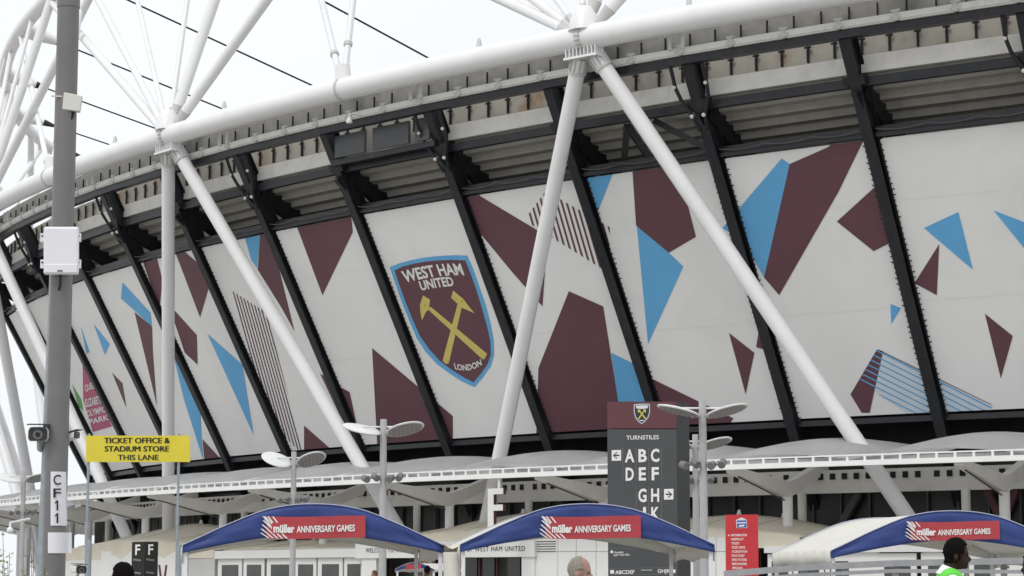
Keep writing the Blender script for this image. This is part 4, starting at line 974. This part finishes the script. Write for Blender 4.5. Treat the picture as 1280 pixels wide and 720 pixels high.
st.build('stems', 'stem', pl); tag(lv1.build('leaves', 'leaf_pale', pl, fix=False), kind='stuff'); tag(lv2.build('leaves', 'leaf', pl, fix=False), kind='stuff')

# ------------------------------------------------------------------ people
def capsule(b, p, q, r0, r1, seg=12):
    p, q = Vector(p), Vector(q); d = (q - p).normalized(); L_ = (q - p).length
    path = [p - d * r0 * .95, p - d * r0 * .6, p, q, q + d * r1 * .6, q + d * r1 * .95]; b.tube(path, [r0 * .25, r0 * .8, r0, r1, r1 * .8, r1 * .25], seg)
def person(label, px, py_top, Y, facing, skin, hair, top_m, leg_m, vest=None, voxel=.011, bald=False, height=1.75, stoop=0.0, group=None, collar=False):
    t = thing('person', label, 'person', group)
    P0 = pt(px, py_top, Y); H = P0.z; k = H / 1.78        # head top height
    base = Vector((P0.x, Y, 0)); mR = Matrix.Rotation(facing, 3, 'Z')
    # local frame: faces +x, left is +y, metres for a 1.78 m figure
    b = MB()
    # head
    hx = .05
    b.sphere((hx, 0, 1.637), (.098, .077, .108), 24, 16)          # cranium
    b.sphere((hx + .035, 0, 1.570), (.062, .058, .085), 20, 14)    # face
    capsule(b, (hx + .062, 0, 1.517), (hx + .072, 0, 1.517), .030, .028, 12)  # chin
    capsule(b, (hx + .088, 0, 1.607), (hx + .112, 0, 1.570), .009, .0175, 10) # nose
    capsule(b, (hx + .088, -.03, 1.623), (hx + .088, .03, 1.623), .014, .014, 10) # brow
    capsule(b, (hx + .089, -.017, 1.543), (hx + .089, .017, 1.543), .0115, .0115, 10)
    capsule(b, (hx + .088, -.015, 1.531), (hx + .088, .015, 1.531), .011, .011, 10)
    for sg in (-1, 1): b.sphere((hx - .012, sg * .079, 1.587), (.022, .010, .034), 12, 8)
    capsule(b, (-.025, 0, 1.42), (.025, 0, 1.575), .060, .056, 16)
    # trunk
    capsule(b, (-.01, -.13, 1.40), (-.01, .13, 1.40), .072, .072, 16)
    for z, rx, ry in ((1.34, .10, .165), (1.24, .118, .175), (1.12, .11, .158), (1.00, .105, .15), (.92, .115, .165)): b.sphere((0, 0, z), (rx, ry, .13), 20, 12)
    # arms (left forward in stride, right back)
    for sg, sw in ((1, .16), (-1, -.14)):
        sh = Vector((-.01, sg * .195, 1.385)); el = sh + Vector((sw * .5 - .03, sg * .035, -.29)); wr = el + Vector((sw * .7 + .09, -.005 * sg, -.235))
        capsule(b, sh, el, .056, .043); capsule(b, el, wr, .041, .028)
        d = (wr - el).normalized(); pm = wr + d * .05; capsule(b, wr, pm, .030, .038)
        sdv = Vector((1, 0, 0)) - d * d.x; sdv.normalize()
        for f, (ln, off) in enumerate(((.085, .030), (.095, .010), (.088, -.010), (.070, -.029))):
            f0 = pm + sdv * off + d * .015; f1 = f0 + d * ln * .55; f2 = f1 + (d * .7 + Vector((0, -sg * .5, 0))).normalized() * ln * .5
            capsule(b, f0, f1, .0105, .0098, 8); capsule(b, f1, f2, .0098, .009, 8)
        th0 = wr + d * .02 + sdv * .03; th1 = th0 + (d * .6 + sdv * .8).normalized() * .04; capsule(b, th0, th1, .014, .012, 8); capsule(b, th1, th1 + (d + sdv * .2).normalized() * .035, .012, .010, 8)
    # legs
    for sg, sw in ((1, -.20), (-1, .22)):
        hp = Vector((0, sg * .088, .90)); kn = Vector((sw * .55 + .05, sg * .092, .49)); an_ = Vector((sw - .02, sg * .09, .085))
        capsule(b, hp, kn, .092, .060, 16); capsule(b, kn, an_, .060, .040, 14); capsule(b, an_ + Vector((-.03, 0, -.045)), an_ + Vector((.15, sg * .01, -.055)), .040, .030, 12)
    me = b.mesh('person_body'); ob = bpy.data.objects.new('body', me); COL.objects.link(ob)
    rm = ob.modifiers.new('r', 'REMESH'); rm.mode = 'VOXEL'; rm.voxel_size = voxel; rm.use_smooth_shade = True
    smm = ob.modifiers.new('s', 'SMOOTH'); smm.iterations = 2 if voxel < .015 else 1; smm.factor = .5
    bpy.context.view_layer.update(); me2 = bpy.data.meshes.new_from_object(ob.evaluated_get(bpy.context.evaluated_depsgraph_get()))
    bpy.data.objects.remove(ob); bpy.data.meshes.remove(me)
    zmax = max(v.co.z for v in me2.vertices); zmin = min(v.co.z for v in me2.vertices); sc = H / (zmax - zmin)
    def sub(name, cond, off, m_, noise=0.):
        bm = bmesh.new(); bm.from_mesh(me2); bm.faces.ensure_lookup_table()
        dl = [f for f in bm.faces if not cond(f.calc_center_median())]; bmesh.ops.delete(bm, geom=dl, context='FACES')
        nv = {v: v.normal.copy() for v in bm.verts}
        for v in bm.verts: v.co += nv[v] * (off + (random.uniform(-noise, noise) if noise else 0))
        m3 = bpy.data.meshes.new(name); bm.to_mesh(m3); bm.free(); m3.polygons.foreach_set('use_smooth', [True] * len(m3.polygons))
        o = bpy.data.objects.new(name, m3); COL.objects.link(o); o.data.materials.append(M[m_]); o.parent = t
        if name in ('vest', 'shirt', 'trousers'):
            s3 = o.modifiers.new('ease', 'SMOOTH'); s3.iterations = 14; s3.factor = .6
        so_ = o.modifiers.new('thick', 'SOLIDIFY'); so_.thickness = off * 1.4; so_.offset = -1
        place(o); return o
    def place(o): o.matrix_local = Matrix.Translation(base - Vector((0, 0, zmin * sc))) @ mR.to_4x4() @ Matrix.Scale(sc, 4)
    body = bpy.data.objects.new('body', me2); COL.objects.link(body); body.parent = t; me2.materials.clear(); me2.materials.append(M[skin]); place(body)
    is_arm = lambda p: abs(p.y) > .155 and p.z < 1.36
    def hairline(p):
        x, y, z = p.x - hx, abs(p.y), p.z + .035
        if z > 1.735 and x < .06 and not bald: return True
        if bald: return (z > 1.585 and x < .050 - (z - 1.66) * .30 + .005 * math.sin(z * 140)) and not (y > .055 and z < 1.665 and x > -.02)
        if x > .055: return z > 1.725 - max(0, .085 - x) * .6
        if x > .01: return z > 1.652 or (x < .022 and z > 1.60 and y > .06)
        if x > -.035 and y > .055: return z > 1.652
        return z > 1.575 and x < .0
    sub('hair', hairline, .010 if not bald else .006, hair, .0035)
    sub('shirt', lambda p: p.z < 1.475 and p.z > .90 and not (is_arm(p) and p.z < 1.13) and p.z < 1.455 + .5 * max(0, -(p.x)) * 0 and not (abs(p.y) > .25 and p.z < 1.12), .012, top_m)
    sub('trousers', lambda p: .10 < p.z <= .96 and abs(p.y) < .20, .016, leg_m)
    sub('shoes', lambda p: p.z <= .115, .008, 'rubber')
    if vest:
        sub('vest', lambda p:   .86 < p.z < 1.475 and abs(p.y) < .215 and not (is_arm(p) and abs(p.y) > .20) and not (p.x > .04 and abs(p.y) < .05 and p.z > 1.34) and not (p.z > 1.40 and math.hypot(p.x + .01, p.y) < .095), .030, vest)
        sub('reflective_band', lambda p: (1.05 < p.z < 1.10 and abs(p.y) < .18), .034, 'cloth_band')
    if collar:
        cb = MB(); rings = []
        for zz_, rr in ((1.43, .092), (1.462, .082), (1.498, .070), (1.494, .076), (1.455, .090), (1.428, .100)):
            rings.append([Vector((-.018 + rr * 1.0 * math.cos(a) + (zz_ - 1.44) * .45, rr * .95 * math.sin(a), zz_ - .030 * math.cos(a))) for a in [2 * math.pi * j / 20 for j in range(20)]])
        cb.loft(rings, caps=False); o = cb.build('collar', 'cloth_white', t, smooth=True); place(o)
    eb = MB()
    for sg in (-1, 1): eb.sphere((hx + .083, sg * .032, 1.603), .0085, 10, 8)
    o = eb.build('eyes', 'hair_black', t, smooth=True); place(o)
    return t
person('man in green high-visibility vest and white collar walking right', 1187, 673, 19.8, R(-3), 'skin_dark', 'hair_black', 'cloth_white', 'cloth_dark', 'cloth_green', collar=True)
person('grey-haired balding man seen in profile below the middle gazebo', 717, 696, 18.6, R(-12), 'skin_pale', 'hair_grey', 'cloth_grey', 'cloth_dark', bald=True)
person('black-haired person at the bottom left below the yellow sign', 160, 703.5, 18.8, R(160), 'skin_dark', 'hair_black', 'cloth_dark', 'cloth_dark')
person('tiny dark-haired person in white standing by the brown column', 533, 707, 66, R(60), 'skin_dark', 'hair_black', 'cloth_white', 'cloth_dark', voxel=.02)
person('tiny brown-haired person right of the lamp post foot, by the doors', 470, 713, 74, R(200), 'skin_pale', 'hair_brown', 'cloth_grey', 'cloth_dark', voxel=.02)
person('second green-vested steward just cut off by the right edge', 1297, 690, 21.5, R(190), 'skin_dark', 'hair_black', 'cloth_white', 'cloth_dark', 'cloth_green')
